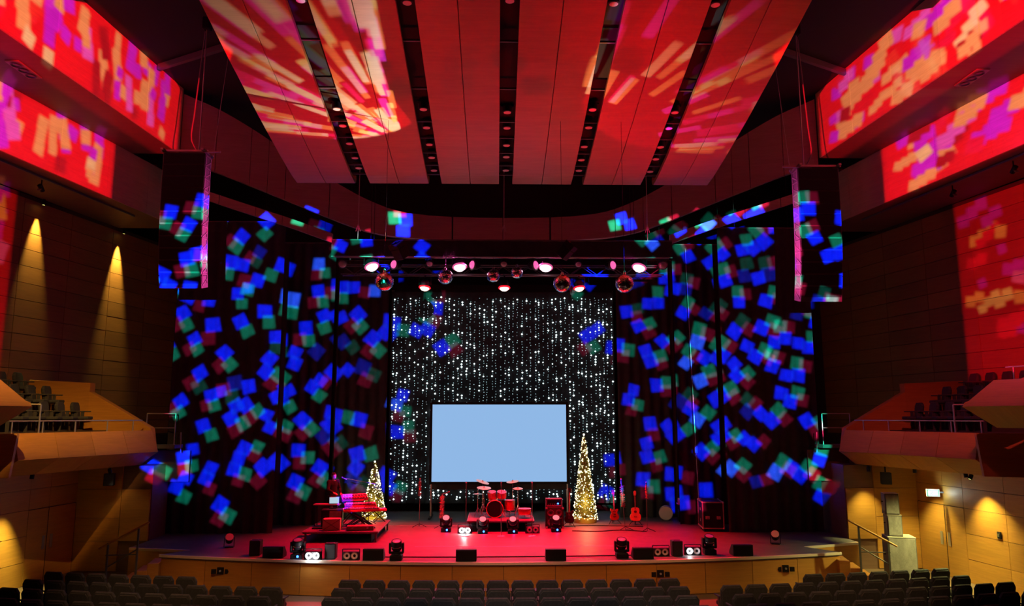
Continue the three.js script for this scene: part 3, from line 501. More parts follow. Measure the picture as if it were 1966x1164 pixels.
put(blinder(1, 1), [-1.3, 1, -27.9], 0, 'two-lamp blinder with both lamps lit white by the drum riser', 'stage light');
put(blinder(0, 0), [1.13, 1, -27.95], 0, 'unlit two-lamp blinder by the corner of the drum riser', 'stage light');
// ---------------------------------------------------------------- wedge monitors, boxes, pars along the edge
function wedge() {
  const t = new THREE.Group(); t.name = 'wedge_monitor';
  const g = extrude([[-0.2, 0], [0.22, 0], [0.22, 0.08], [-0.02, 0.3], [-0.2, 0.3]], 0.58, 0.01); g.rotateY(-Math.PI / 2); g.translate(0.29, 0.01, 0);
  part(t, 'cabinet', g, M.gear); part(t, 'grille', box(0.54, 0.01, 0.28, 0, 0.2, -0.115, 0.74), M.grille); part(t, 'handle', [box(0.14, 0.03, 0.02, 0, 0.16, 0.215)], M.gearMid); return t;
}
const w0 = wedge();
for (const [x, l] of [[-6.79, 'next to the moving head with blue light'], [-3.76, 'between an unlit blinder and a moving head'], [-1.04, 'in front of the drum riser'], [1.57, 'in front of the bass amplifier'], [4.16, 'between a moving head and an unlit blinder'], [7.26, 'farthest along toward the amber lit steps']]) put(w0, [x, 1, arcZ(x) - 0.38], Math.PI, 'black wedge floor monitor at the stage edge, ' + l, 'speaker', 'wedge monitors along the stage edge');
function fillBox() { const t = new THREE.Group(); t.name = 'front_fill_speaker'; part(t, 'cabinet', rbox(0.32, 0.44, 0.32, 0.02, 0, 0.22, 0), M.gear); part(t, 'grille', box(0.28, 0.4, 0.012, 0, 0.22, 0.163), M.grille); part(t, 'knob', [ball(0.02, -0.12, 0.45, 0.1, 8), ball(0.02, 0.1, 0.45, 0.1, 8)], M.steel); return t; }
const f0 = fillBox(); for (const [x, z] of [[-7.46, -23.85], [-5.06, -23.25], [5.28, -23.5]]) put(f0, [x, 1, z], 0, 'small upright black box speaker at the stage edge', 'speaker', 'box speakers at the stage edge');
function par() { const t = new THREE.Group(); t.name = 'floor_par_light'; part(t, 'stand', [box(0.26, 0.03, 0.22, 0, 0.015, 0), box(0.02, 0.3, 0.04, -0.15, 0.16, 0), box(0.02, 0.3, 0.04, 0.15, 0.16, 0)], M.gear); part(t, 'can', cyl(0.13, 0.11, 0.22, 18, 0, 0.26, 0, 0.9), M.gear); part(t, 'lens', cyl(0.125, 0.125, 0.02, 18, 0, 0.335, 0.095, 0.9), M.paleLens, 'pale round lens'); return t; }
const p0 = par(); put(p0, [-8.74, 1, -25.2], 0.35, 'floor par light with pale round lens by the drape near the dim steps', 'stage light'); put(p0, [9.02, 1, -25.5], -0.35, 'floor par light with pale round lens by the drape near the amber lit steps', 'stage light');
// ---------------------------------------------------------------- overhead truss and lamps
{
  const t = thing('lighting_truss', 'long steel lighting truss hung above the stage behind the border', 'truss', [0.05, 10.55, -28.6]);
  for (const [y, z] of [[0, -0.18], [0, 0.18], [0.36, -0.18], [0.36, 0.18]]) part(t, 'chord', rod([-6.2, y, z], [6.2, y, z], 0.025), M.gearMid);
  const lace = []; for (let i = 0; i < 24; i++) { const x = -6.2 + i * 12.4 / 24, d = 12.4 / 24; for (const z of [-0.18, 0.18]) lace.push(rod(i % 2 ? [x, 0, z] : [x, 0.36, z], i % 2 ? [x + d, 0.36, z] : [x + d, 0, z], 0.012, 5)); lace.push(rod([x, 0, -0.18], [x + d, 0, 0.18], 0.012, 5)); }
  part(t, 'lacing', lace, M.gearMid); for (const x of [-5, 0, 5]) part(t, 'hoist_cable', rod([x, 0.36, 0], [x, 7.0, 0], 0.012, 5), M.gear);
  const lo = thing('lighting_bar', 'thin black lighting bar carrying the three red lamps', 'lighting bar', [0.05, 10.42, -28.0]);
  part(lo, 'pipe', rod([-3.6, 0, 0], [3.6, 0, 0], 0.025), M.gearMid); for (const x of [-3, 0, 3]) part(lo, 'hanger', rod([x, 0, 0], [x, 0.15, -0.42], 0.012, 5), M.gear);
  const up = thing('lighting_bar', 'thin steel lighting bar under the border carrying the pink lamps', 'lighting bar', [0.05, 11.08, -27.9]);
  part(up, 'pipe', rod([-6.3, 0, 0], [6.3, 0, 0], 0.025), M.steel); for (const x of [-5, 0, 5]) part(up, 'hanger', rod([x, 0, 0], [x, 6.5, 0], 0.01, 5), M.gear);
}
function hangLamp(pos, aim, lensMat, label, light, group, r = 0.15) {    // lamp on a yoke below a bar
  const t = thing('wash_or_fill_light', label, 'stage light', pos, 0, group); const d = V(...aim).sub(V(...pos)).normalize(), q = new THREE.Quaternion().setFromUnitVectors(V(0, 0, 1), d);
  const rot = (g) => { g.applyQuaternion(q); return g; };
  part(t, 'yoke', [rod([-r - 0.03, 0, 0], [-r - 0.03, r + 0.1, 0], 0.014, 6), rod([r + 0.03, 0, 0], [r + 0.03, r + 0.1, 0], 0.014, 6), rod([-r - 0.03, r + 0.1, 0], [r + 0.03, r + 0.1, 0], 0.014, 6), rod([0, r + 0.1, 0], [0, r + 0.17, 0], 0.03, 8)], M.gear);
  const b = part(t, 'body', rot(lathe([[0.001, -0.2], [r * 0.6, -0.19], [r * 0.95, -0.1], [r, 0.06], [r, 0.1], [r * 0.9, 0.1]], 20, 0, 0, 0, Math.PI / 2)), M.gear);
  part(b, 'lens', rot(lathe([[r * 0.94, 0.085], [r * 0.85, 0.085 + r * 0.35], [r * 0.6, 0.085 + r * 0.6], [r * 0.3, 0.085 + r * 0.72], [0.001, 0.085 + r * 0.76]], 20, 0, 0, 0, Math.PI / 2)), lensMat, light ? 'glowing lens' : 'dark lens'); part(b, 'lens_ring_or_halo', rot(torus(r * 1.03, light && light.i > 100 ? 0.035 : 0.012, 0, 0, 0.1, 0, 0, 0, 24)), light && light.ring ? light.ring : M.gearMid);
  if (light) spot(t, [d.x * (0.1 + r), d.y * (0.1 + r), d.z * (0.1 + r)], [d.x * 3, d.y * 3, d.z * 3], light.c, light.i, light.a, 0.7, 5);
  return t;
}
const pinkLens = glow(1, 0.6, 0.7, 5), redLens = glow(1, 0.5, 0.42, 6), pinkHalo = glow(1, 0.12, 0.4, 0.7), redHalo = glow(1, 0.01, 0.03, 1), pinkSide = glow(1, 0.12, 0.4, 1.2);  // pink and red rings glow to imitate the halo round lit lenses
for (const [x, tx] of [[-4.91, -1.5], [-1.59, -0.6], [1.67, 0.6], [5.23, 2.2]]) hangLamp([x, 10.82, -27.9], [tx, 1.0, -24.5], pinkLens, 'wash light glowing pink white, hung under the black border', { c: lin(1, 0.01, 0.16), i: 150, a: 34, ring: pinkHalo }, 'pink wash lights under the border', 0.24);
for (const x of [-2.88, 0.1, 2.92]) hangLamp([x, 10.04, -27.95], [x * 1.3, 1.0, -26.4], redLens, 'lamp glowing red on the thin black lighting bar', { c: RED, i: 1300, a: 33, ring: redHalo }, 'red lamps on the lower bar', 0.19);
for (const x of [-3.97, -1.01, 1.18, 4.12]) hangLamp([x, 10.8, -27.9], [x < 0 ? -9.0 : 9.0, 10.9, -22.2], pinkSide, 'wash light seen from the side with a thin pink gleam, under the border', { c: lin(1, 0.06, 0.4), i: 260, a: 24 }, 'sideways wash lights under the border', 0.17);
for (const x of [-2.71, 0.08, 2.9]) hangLamp([x, 10.9, -27.9], [x, 6, -23], M.paleLens, 'unlit wash light with pale dotted lens under the border', null, 'unlit wash lights under the border', 0.12);
for (const [x, l] of [[-5.98, 'unlit globe shaped lamp at the keyboard end of the border'], [6.12, 'unlit globe shaped lamp at the flight case end of the border']]) hangLamp([x, 10.85, -27.9], [x * 0.8, 7, -20], M.lens, l, null, null, 0.16);
// ---------------------------------------------------------------- mirror balls
const facet = noiseTex(128, 128, (u, v, x, y) => { const e = x % 8 === 0 || y % 8 === 0 ? 0 : 1, h = hash(x >> 3, y >> 3), k = hash((x >> 3) + 77, (y >> 3) + 31); return [0.5 + (h - 0.5) * 0.24 * e, 0.5 + (k - 0.5) * 0.24 * e, 1]; }, false);
const mirror = std({ color: lin(0.86, 0.86, 0.88), metalness: 1, roughness: 0.12, normalMap: rep(facet, 3, 2), normalScale: new THREE.Vector2(0.8, 0.8) });
for (const [x, y, z, r, topY, l] of [[-3.12, 8.65, -19.5, 0.245, 13.1, 'large mirror ball hanging on the keyboard side of the stage opening'], [-2.07, 10.23, -27.25, 0.28, 10.97, 'mirror ball hung under the border beside the first red lamp'], [-0.31, 10.28, -27.25, 0.245, 10.97, 'mirror ball hung on the keyboard side of the middle red lamp'], [0.56, 10.4, -27.25, 0.225, 10.97, 'smallest mirror ball, hung on the flight case side of the middle red lamp'], [1.55, 8.62, -19.5, 0.235, 13.1, 'mirror ball hanging beside the red lamp on the flight case side'], [3.2, 8.62, -19.5, 0.245, 13.1, 'large mirror ball with green and violet gleam on the flight case side']]) {
  const t = thing('mirror_ball', l, 'mirror ball', [x, y, z]); part(t, 'ball', new THREE.SphereGeometry(r, 40, 24), mirror);
  part(t, 'cap', cyl(0.035, 0.05, 0.06, 12, 0, r + 0.02, 0), M.chrome); part(t, 'wire', rod([0, r + 0.04, 0], [0, topY - y, 0], 0.005, 5), M.gear); part(t, 'hook', torus(0.025, 0.006, 0, r + 0.07, 0, 0, 0, 0, 10), M.chrome);
}
// ---------------------------------------------------------------- line arrays
for (const s of [-1, 1]) {
  const x = s < 0 ? -9.62 : 9.65, top = s < 0 ? 13.15 : 12.8, t = thing('line_array', s < 0 ? 'tall curved black line array speaker hung on the keyboard side' : 'tall curved black line array speaker hung on the exit door side', 'speaker', [x, top, -22]);
  let y = -0.12, z = 0, a = 0; const n = 11, h = 0.365;
  for (let k = 0; k < n; k++) {
    a += k < 3 ? 0.004 : 0.005 * (k - 1); const c = part(t, 'cabinet', tr(extrude([[-0.62, 0], [0.62, 0], [0.62, -h + 0.02], [-0.62, -h + 0.02]], 0.5, 0.008), 0, y, z - 0.5, a), M.gearMid);
    part(c, 'grille', tr(box(1.2, h - 0.05, 0.012, 0, -h / 2 + 0.01, 0.016), 0, y, z, a), M.grille);
    part(c, 'side_frame', [tr(box(0.02, h - 0.06, 0.05, -s * 0.635, -h / 2, -0.05), 0, y, z, a), tr(box(0.02, h - 0.06, 0.05, -s * 0.635, -h / 2, -0.42), 0, y, z, a), tr(box(0.02, 0.03, 0.4, -s * 0.635, -0.06, -0.24), 0, y, z, a), tr(box(0.02, 0.03, 0.4, -s * 0.635, -h + 0.08, -0.24, 0.5), 0, y, z, a)], M.grey, 'pale rigging frame');
    y -= h * Math.cos(a); z -= h * Math.sin(a);
  }
  part(t, 'fly_frame', [box(1.4, 0.06, 0.08, 0, -0.06, 0), box(1.4, 0.06, 0.08, 0, -0.06, -0.45), box(0.08, 0.06, 0.8, -0.6, -0.06, -0.2), box(0.08, 0.06, 0.8, 0.6, -0.06, -0.2), box(0.5, 0.05, 0.05, -s * 0.85, -0.1, 0.05)], M.steel);
  const yt = 17.62 - top; part(t, 'chain', [rod([-s * 0.35, 0, -0.2], [-s * 0.35, yt, -0.2], 0.02, 6), rod([-s * 0.35, 0, -0.2], [-s * 0.3, yt, -0.3], 0.014, 6)], M.steel);
  part(t, 'cable', tube([[-s * 0.3, 0, -0.2], [-s * 0.1, 0.35, -0.2], [-s * 0.12, 1.3, -0.25], [-s * 0.3, yt, -0.3]], 0.02), M.grey); part(t, 'safety_wire', rod([-s * 0.9, -0.06, 0.05], [-s * 1.1, yt, -0.4], 0.009, 5), M.steel);
  part(t, 'hoist_motor', rbox(0.25, 0.4, 0.25, 0.04, -s * 0.35, yt - 0.3, -0.2), M.gear);
}
// ---------------------------------------------------------------- risers
function riser(x0, x1, z0, z1, top, label) {
  const w = x1 - x0, d = z1 - z0, t = thing('stage_riser', label, 'riser', [(x0 + x1) / 2, 1, (z0 + z1) / 2]), h = top - 1;
  part(t, 'deck', metreUV(rbox(w, 0.08, d, 0.01, 0, h - 0.04, 0)), M.floorStage); part(t, 'edge_frame', [box(w + 0.02, 0.03, 0.02, 0, h - 0.02, d / 2 + 0.005), box(w + 0.02, 0.03, 0.02, 0, h - 0.02, -d / 2 - 0.005), box(0.02, 0.03, d, -w / 2 - 0.005, h - 0.02, 0), box(0.02, 0.03, d, w / 2 + 0.005, h - 0.02, 0)], M.steel);
  for (const [a, b] of [[-1, -1], [1, -1], [-1, 1], [1, 1]]) part(t, 'leg', box(0.06, h - 0.08, 0.06, a * (w / 2 - 0.08), (h - 0.08) / 2, b * (d / 2 - 0.08)), M.gearMid);
  part(t, 'skirt', [box(w - 0.3, h - 0.1, 0.02, 0, (h - 0.1) / 2, -d / 2 + 0.1), box(0.02, h - 0.1, d - 0.3, w / 2 - 0.25, (h - 0.1) / 2, 0)], M.black);
  return t;
}
riser(-6.62, -4.12, -28.9, -26.05, 1.36, 'low rectangular stage riser carrying the keyboards'); riser(-1.23, 1.2, -30.75, -28.3, 1.4, 'square stage riser carrying the drum kit');
// ---------------------------------------------------------------- drum kit
{
  const Y = 1.4;
  const kd = thing('bass_drum', 'red bass drum with black front head and two mounted toms', 'drum', [-0.23, Y, -29.0]);
  part(kd, 'shell', cyl(0.31, 0.31, 0.44, 32, 0, 0.32, -0.22, Math.PI / 2), M.redPaint); part(kd, 'front_head', cyl(0.295, 0.295, 0.012, 32, 0, 0.32, 0.006, Math.PI / 2), M.gear, 'black drum head');
  part(kd, 'hoop', torus(0.312, 0.016, 0, 0.32, 0.005, 0, 0, 0, 32), M.redPaint); part(kd, 'lug', Array.from({ length: 8 }, (_, i) => { const a = i * Math.PI / 4 + 0.2; return rod([Math.cos(a) * 0.325, 0.32 + Math.sin(a) * 0.325, -0.02], [Math.cos(a) * 0.325, 0.32 + Math.sin(a) * 0.325, -0.14], 0.014, 6); }), M.chrome);
  part(kd, 'spur', [rod([-0.28, 0.22, -0.1], [-0.42, 0.01, 0.05], 0.012, 6), rod([0.28, 0.22, -0.1], [0.42, 0.01, 0.05], 0.012, 6)], M.chrome);
  for (const [x, z, r] of [[-0.12, -0.28, 0.16], [0.26, -0.3, 0.18]]) { const tm = part(kd, 'tom', cyl(r, r, 0.22, 24, x, 0.82, z, 0.28, 0, x < 0 ? 0.08 : -0.08), M.redPaint); part(tm, 'tom_head', cyl(r * 0.96, r * 0.96, 0.006, 24, x, 0.93, z + 0.032, 0.28, 0, x < 0 ? 0.08 : -0.08), M.white); part(tm, 'tom_hoop', torus(r, 0.01, x, 0.925, z + 0.03, 0.28 + Math.PI / 2, 0, 0, 24), M.chrome); }
  part(kd, 'tom_mount', [rod([0.06, 0.6, -0.26], [0.06, 0.85, -0.3], 0.018, 6), rod([-0.05, 0.78, -0.3], [0.16, 0.78, -0.3], 0.014, 6)], M.chrome);
  const drum = (name, label, x, z, y, r, h) => { const t = thing(name, label, 'drum', [x, Y, z]); part(t, 'shell', cyl(r, r, h, 24, 0, y, 0), M.redPaint); part(t, 'drum_head', cyl(r * 0.97, r * 0.97, 0.008, 24, 0, y + h / 2 + 0.004, 0), M.white); part(t, 'hoop', [torus(r, 0.012, 0, y + h / 2, 0, Math.PI / 2, 0, 0, 24), torus(r, 0.012, 0, y - h / 2, 0, Math.PI / 2, 0, 0, 24)], M.chrome); for (let k = 0; k < 3; k++) { const a = k * 2.09 + 0.6; part(t, 'leg', rod([Math.cos(a) * r, y, Math.sin(a) * r], [Math.cos(a) * (r + 0.04), 0.01, Math.sin(a) * (r + 0.04)], 0.01, 6), M.chrome); } };
  drum('floor_tom', 'round red floor drum at the corner of the drum riser', 0.88, -28.95, 0.24, 0.24, 0.2); drum('floor_tom', 'red floor tom beside the bass drum under the cymbals', 0.34, -29.45, 0.42, 0.2, 0.36); drum('snare_drum', 'snare drum on its stand behind the bass drum', -0.3, -29.85, 0.62, 0.18, 0.15);
  const cym = (x, y, z, r, tilt, label) => { const t = thing('cymbal', label, 'cymbal', [x, Y, z]); part(t, 'plate', lathe([[0.001, 0.035], [0.03, 0.03], [0.045, 0.012], [r, -0.012], [r, -0.015], [0.02, 0.0]], 28, 0, y - Y, 0, 0.15, 0, tilt), M.brass); part(t, 'stand_pole', rod([0, 0.25, 0], [0, y - Y + 0.04, 0], 0.012, 8), M.chrome); for (let k = 0; k < 3; k++) { const a = k * 2.09; part(t, 'stand_leg', rod([0, 0.45, 0], [Math.cos(a) * 0.28, 0.01, Math.sin(a) * 0.28], 0.011, 6), M.chrome); } part(t, 'wing_nut', ball(0.014, 0, y - Y + 0.05, 0, 8), M.chrome); };
  cym(-0.7, 2.68, -29.6, 0.26, -0.3, 'highest tilted crash cymbal of the drum kit, far from the amplifier'); cym(-0.64, 2.5, -29.1, 0.27, -0.04, 'flat ride cymbal low over the bass drum'); cym(0.45, 2.68, -29.7, 0.24, 0.12, 'high crash cymbal of the drum kit on the amplifier side'); cym(0.64, 2.46, -29.25, 0.19, 0.0, 'small flat cymbal above the red floor drum');
  const hh = thing('hi_hat', 'hi-hat cymbals on a stand at the open side of the drum kit', 'cymbal', [-0.88, Y, -29.3]); part(hh, 'cymbal_pair', [lathe([[0.001, 0.04], [0.05, 0.01], [0.17, 0], [0.17, -0.004]], 24, 0, 0.85, 0), lathe([[0.17, 0.0], [0.05, -0.012], [0.001, -0.04]], 24, 0, 0.835, 0)], M.brass); part(hh, 'stand_pole', rod([0, 0.02, 0], [0, 1.05, 0], 0.012), M.chrome); for (let k = 0; k < 3; k++) part(hh, 'stand_leg', rod([0, 0.35, 0], [Math.cos(k * 2.09) * 0.26, 0.01, Math.sin(k * 2.09) * 0.26], 0.011, 6), M.chrome);
  const th = thing('drum_stool', 'round drum stool behind the drum kit', 'stool', [0.0, Y, -30.2]); part(th, 'seat', lathe([[0.001, 0.06], [0.15, 0.055], [0.17, 0.03], [0.16, 0]], 20, 0, 0.5, 0), M.gear); part(th, 'post', rod([0, 0.1, 0], [0, 0.5, 0], 0.02), M.chrome); for (let k = 0; k < 3; k++) part(th, 'leg', rod([0, 0.3, 0], [Math.cos(k * 2.09) * 0.25, 0.01, Math.sin(k * 2.09) * 0.25], 0.013, 6), M.chrome);
}
// ---------------------------------------------------------------- microphone stands
function micStand(x, z, y0, h, label, o = {}) {
  const t = thing('microphone_stand', label, 'microphone stand', [x, y0, z], o.turn || 0, o.group);
  if (o.round) part(t, 'base', lathe([[0.001, 0.03], [0.1, 0.025], [0.14, 0.008], [0.14, 0]], 20), M.steel); else for (let k = 0; k < 3; k++) part(t, 'leg', rod([0, 0.12, 0], [Math.cos(k * 2.09 + 0.4) * 0.3, 0.015, Math.sin(k * 2.09 + 0.4) * 0.3], 0.011, 6), M.gear);
  part(t, 'pole', rod([0, 0.02, 0], [o.lean || 0, h, 0], 0.011, 8), M.gearMid);
  const tip = o.boom ? [o.boom[0], h + o.boom[1], o.boom[2] || 0] : [o.lean || 0, h, 0]; if (o.boom) part(t, 'boom', rod([(o.lean || 0) - o.boom[0] * 0.25, h - o.boom[1] * 0.25, 0], tip, 0.009, 6), M.gearMid);
  const m = part(t, 'microphone', [lathe([[0.012, -0.14], [0.02, 0], [0.026, 0.02], [0.026, 0.045], [0.001, 0.07]], 12, ...tip, 0.3, 0, o.boom ? -Math.sign(o.boom[0]) * 1.1 : 0)], M.grey); part(m, 'clip', ball(0.025, ...tip, 8), M.gear);
  if (o.wrap) { // spiral of tinsel
    const [a, b, R] = o.wrap, list = [], n = Math.round((b - a) / 0.007); for (let k = 0; k < n; k++) { const y = a + (b - a) * k / n, an = k * 1.9, xx = (o.lean || 0) * y / h; list.push(rod([xx, y, 0], [xx + Math.cos(an) * R * rr(0.7, 1.1), y + rr(-0.02, 0.02), Math.sin(an) * R * rr(0.7, 1.1)], 0.007, 4, 0.003)); }
    part(t, 'tinsel_wrap', list, M.redWrap, 'red tinsel wound round the pole');
  }
  return t;
}
micStand(-3.1, -29.6, 1, 1.75, 'microphone stand with red tinsel near its top, beside the screen leg', { wrap: [1.15, 1.72, 0.07] });
micStand(-2.25, -29.3, 1, 1.25, 'microphone stand thickly wound with red tinsel, boom bent over', { wrap: [0.35, 1.2, 0.11], lean: 0.04, boom: [0.25, 0.06] });
micStand(4.6, -28.7, 1, 1.8, 'leaning microphone stand thickly wound with red tinsel between the guitars', { wrap: [0.82, 1.6, 0.1], lean: -0.12 });
micStand(5.34, -28.3, 1, 1.72, 'microphone stand with red tinsel near its top, past the acoustic guitar', { wrap: [1.18, 1.66, 0.06] });
for (const x of [-1.24, 0.0, 1.09]) micStand(x, -27.3, 1, 1.8, 'round-based microphone stand in front of the drum riser', { round: true, group: 'round-based microphone stands' });
micStand(-4.75, -27.9, 1.36, 1.42, 'boom microphone stand on the keyboard riser', { boom: [-0.95, 0.18] });
// ---------------------------------------------------------------- keyboards
function keyboard(name, label, pos, turn, len, tilt, bodyMat) {
  const t = thing(name, label, 'keyboard', pos, turn);
  const R = (g) => { g.rotateX(tilt); return g; };
  const b = part(t, 'case', R(rbox(len, 0.09, 0.3, 0.02, 0, 0.045, 0)), bodyMat); part(t, 'white_keys', Array.from({ length: Math.round(len / 0.03) - 4 }, (_, i) => R(box(0.024, 0.02, 0.13, -len / 2 + 0.075 + i * 0.03, 0.095, -0.07))), M.white);
  part(t, 'black_keys', Array.from({ length: Math.round(len / 0.03) - 5 }, (_, i) => i).filter((i) => ![2, 6].includes(i % 7)).map((i) => R(box(0.013, 0.02, 0.08, -len / 2 + 0.09 + i * 0.03, 0.11, -0.045))), M.gear);
  part(b, 'control_panel', R(box(len - 0.06, 0.012, 0.1, 0, 0.093, 0.09)), M.gear); part(b, 'knob', Array.from({ length: 8 }, (_, i) => R(cyl(0.012, 0.012, 0.02, 8, -len / 2 + 0.12 + i * (len - 0.24) / 7, 0.105, 0.09))), M.steel);
  return t;
}
function xstand(label, pos, turn, w, h) { const t = thing('keyboard_stand', label, 'stand', pos, turn); for (const s of [-1, 1]) { part(t, 'leg', [rod([-w / 2, 0.02, s * 0.14], [w / 2, h, s * 0.14], 0.018), rod([w / 2, 0.02, s * 0.14], [-w / 2, h, s * 0.14], 0.018)], M.gear); } part(t, 'crossbar', [rod([-w / 2, h, -0.16], [-w / 2, h, 0.16], 0.02), rod([w / 2, h, -0.16], [w / 2, h, 0.16], 0.02), rod([-w / 2, 0.02, -0.2], [-w / 2, 0.02, 0.2], 0.02), rod([w / 2, 0.02, -0.2], [w / 2, 0.02, 0.2], 0.02)], M.gear); return t; }
xstand('black folding stand under the red lower keyboard', [-4.82, 1.36, -26.8], 0.25, 0.9, 0.55); keyboard('stage_keyboard', 'red stage keyboard lying low on a folding stand', [-4.82, 1.93, -26.8], 0.25, 1.25, 0.12, M.redPaint);
keyboard('stage_keyboard', 'second red keyboard resting behind the lower one', [-4.95, 2.03, -27.3], 0.25, 1.1, 0.2, M.redPaint); xstand('black folding stand behind the lower keyboard stand', [-4.95, 1.36, -27.3], 0.25, 0.9, 0.64);
xstand('tall folding stand under the tilted upper keyboard', [-5.3, 1.36, -27.75], 0.45, 0.8, 0.84); keyboard('synthesizer', 'dark tilted synthesizer on the tallest keyboard stand', [-5.25, 2.25, -27.75], 0.5, 0.95, 0.6, M.redWrap);
{
  const a = thing('keyboard_amplifier', 'dark combo amplifier box on the keyboard riser', 'amplifier', [-5.85, 1.36, -27.0], 0.1); part(a, 'cabinet', rbox(0.72, 0.62, 0.45, 0.03, 0, 0.31, 0), M.gear); part(a, 'grille', box(0.62, 0.4, 0.012, 0, 0.24, 0.228), M.grille); part(a, 'control_strip', box(0.4, 0.22, 0.012, 0.12, 0.46, 0.232), M.grey); part(a, 'handle', rod([-0.12, 0.64, 0], [0.12, 0.64, 0], 0.015), M.gear);
  const sh2 = thing('side_shelf', 'small dark shelf above the combo amplifier', 'shelf', [-6.14, 1.36, -27.45]); part(sh2, 'top', rbox(0.9, 0.05, 0.45, 0.015, 0, 0.72, 0), M.maroon); for (const x of [-0.38, 0.38]) part(sh2, 'leg', [rod([x, 0, 0.18], [x, 0.7, 0.18], 0.018), rod([x, 0, -0.18], [x, 0.7, -0.18], 0.018)], M.gear);
  const lp = thing('laptop', 'open laptop with pale glowing screen beside the keyboards', 'laptop', [-5.9, 2.105, -27.45], 0.2); part(lp, 'base', rbox(0.34, 0.02, 0.24, 0.006, 0, 0.01, 0), M.steel); const sc = part(lp, 'lid', rbox(0.34, 0.24, 0.014, 0.006, 0, 0.13, 0.12, 0.25), M.steel); part(sc, 'display', box(0.32, 0.22, 0.004, 0, 0.13, 0.13, 0.25), glow(0.45, 0.62, 0.72, 1), 'pale glowing panel');
  const c = thing('flight_box', 'pale brown box with cross braced front at the keyboard riser edge', 'box', [-5.72, 1.36, -26.38], 0.05); part(c, 'body', rbox(0.58, 0.38, 0.36, 0.01, 0, 0.19, 0), std({ color: lin(0.42, 0.3, 0.2), roughness: 0.7 })); part(c, 'brace', [box(0.6, 0.02, 0.012, 0, 0.19, 0.186, 0, 0, 0.55), box(0.6, 0.02, 0.012, 0, 0.19, 0.186, 0, 0, -0.55)], M.maroon); part(c, 'corner', [-1, 1].flatMap((x) => [0.02, 0.36].map((y) => box(0.05, 0.05, 0.02, x * 0.27, y, 0.182))), M.steel);
  const st = thing('keyboard_bench', 'low red covered bench at the tree side of the keyboard riser', 'bench', [-4.45, 1.36, -28.45], 0.3); part(st, 'cushion', rbox(0.5, 0.1, 0.34, 0.04, 0, 0.42, 0), M.redWrap); part(st, 'leg', [rod([-0.2, 0, -0.12], [0.2, 0.38, -0.12], 0.015), rod([0.2, 0, -0.12], [-0.2, 0.38, -0.12], 0.015), rod([-0.2, 0, 0.12], [0.2, 0.38, 0.12], 0.015), rod([0.2, 0, 0.12], [-0.2, 0.38, 0.12], 0.015)], M.gear);
  const pd = thing('sustain_pedal', 'small pedal board lying on the open corner of the keyboard riser', 'pedal', [-6.25, 1.36, -26.7]); part(pd, 'board', rbox(0.4, 0.05, 0.25, 0.015, 0, 0.025, 0), M.gear); part(pd, 'lever', [box(0.06, 0.02, 0.12, -0.08, 0.06, 0), box(0.06, 0.02, 0.12, 0.08, 0.06, 0)], M.chrome);
  const gb = thing('music_box_case', 'open dark instrument case on the floor of the keyboard riser', 'case', [-4.75, 1.36, -26.3], 0.1); part(gb, 'shell', rbox(0.9, 0.16, 0.3, 0.03, 0, 0.08, 0), M.maroon); part(gb, 'latch', [box(0.05, 0.04, 0.02, -0.25, 0.1, 0.155), box(0.05, 0.04, 0.02, 0.25, 0.1, 0.155)], M.chrome);
}
// ---------------------------------------------------------------- lit cone trees
function coneTree(pos, h, r, label) {
  const t = thing('light_tree', label, 'christmas tree', pos), f = [], lights = [], n = Math.round(h * 520);
  for (let k = 0; k < n; k++) { const v = Math.pow(rnd(), 0.75), y = 0.12 + (h - 0.14) * (1 - v), R = r * (1 - (y - 0.12) / h) * rr(0.72, 1.02) + 0.02, a = rnd() * 6.283, l = rr(0.05, 0.11); f.push(rod([Math.cos(a) * R * 0.75, y, Math.sin(a) * R * 0.75], [Math.cos(a) * (R + l * 0.4), y + rr(-0.05, 0.03), Math.sin(a) * (R + l * 0.4)], 0.014, 3, 0.004)); }
  part(t, 'foliage', f, phys({ color: lin(0.34, 0.31, 0.03), roughness: 0.35, metalness: 0.3 }), 'gold tinsel needles'); part(t, 'core', cyl(0.02, r * 0.72, h - 0.1, 20, 0, (h - 0.1) / 2 + 0.05, 0), std({ color: lin(0.2, 0.15, 0.02), roughness: 0.6 }));
  for (let k = 0; k < h * 135; k++) { const v = Math.pow(rnd(), 0.7), y = 0.12 + (h - 0.12) * (1 - v), R = r * (1 - (y - 0.12) / h) * 1.04 + 0.025, a = rnd() * 6.283, g = new THREE.OctahedronGeometry(rr(0.014, 0.03), 0); g.translate(Math.cos(a) * R, y, Math.sin(a) * R); lights.push(g); }
  tag(part(t, 'string_lights', lights, glow(1, 0.88, 0.5, 4.0), 'warm white string lights'), null, null, null, 'stuff');
  part(t, 'base', [cyl(r * 1.0, r * 1.02, 0.2, 24, 0, 0.1, 0)], phys({ color: lin(0.42, 0.38, 0.06), roughness: 0.35 }), 'gold skirt'); part(t, 'star', ball(0.04, 0, h + 0.03, 0, 8), glow(1, 0.9, 0.7, 3));
  for (const [dx, y] of [[0, h * 0.25]]) point(t, [dx, y, r + 0.25], lin(1, 0.85, 0.35), 2.4, 6);
  return t;
}
coneTree([-5.12, 1, -31.35], 2.3, 0.48, 'shorter gold cone tree of warm string lights behind the keyboards'); coneTree([3.35, 1, -30.8], 3.4, 0.46, 'tall gold cone tree of warm string lights beside the screen');
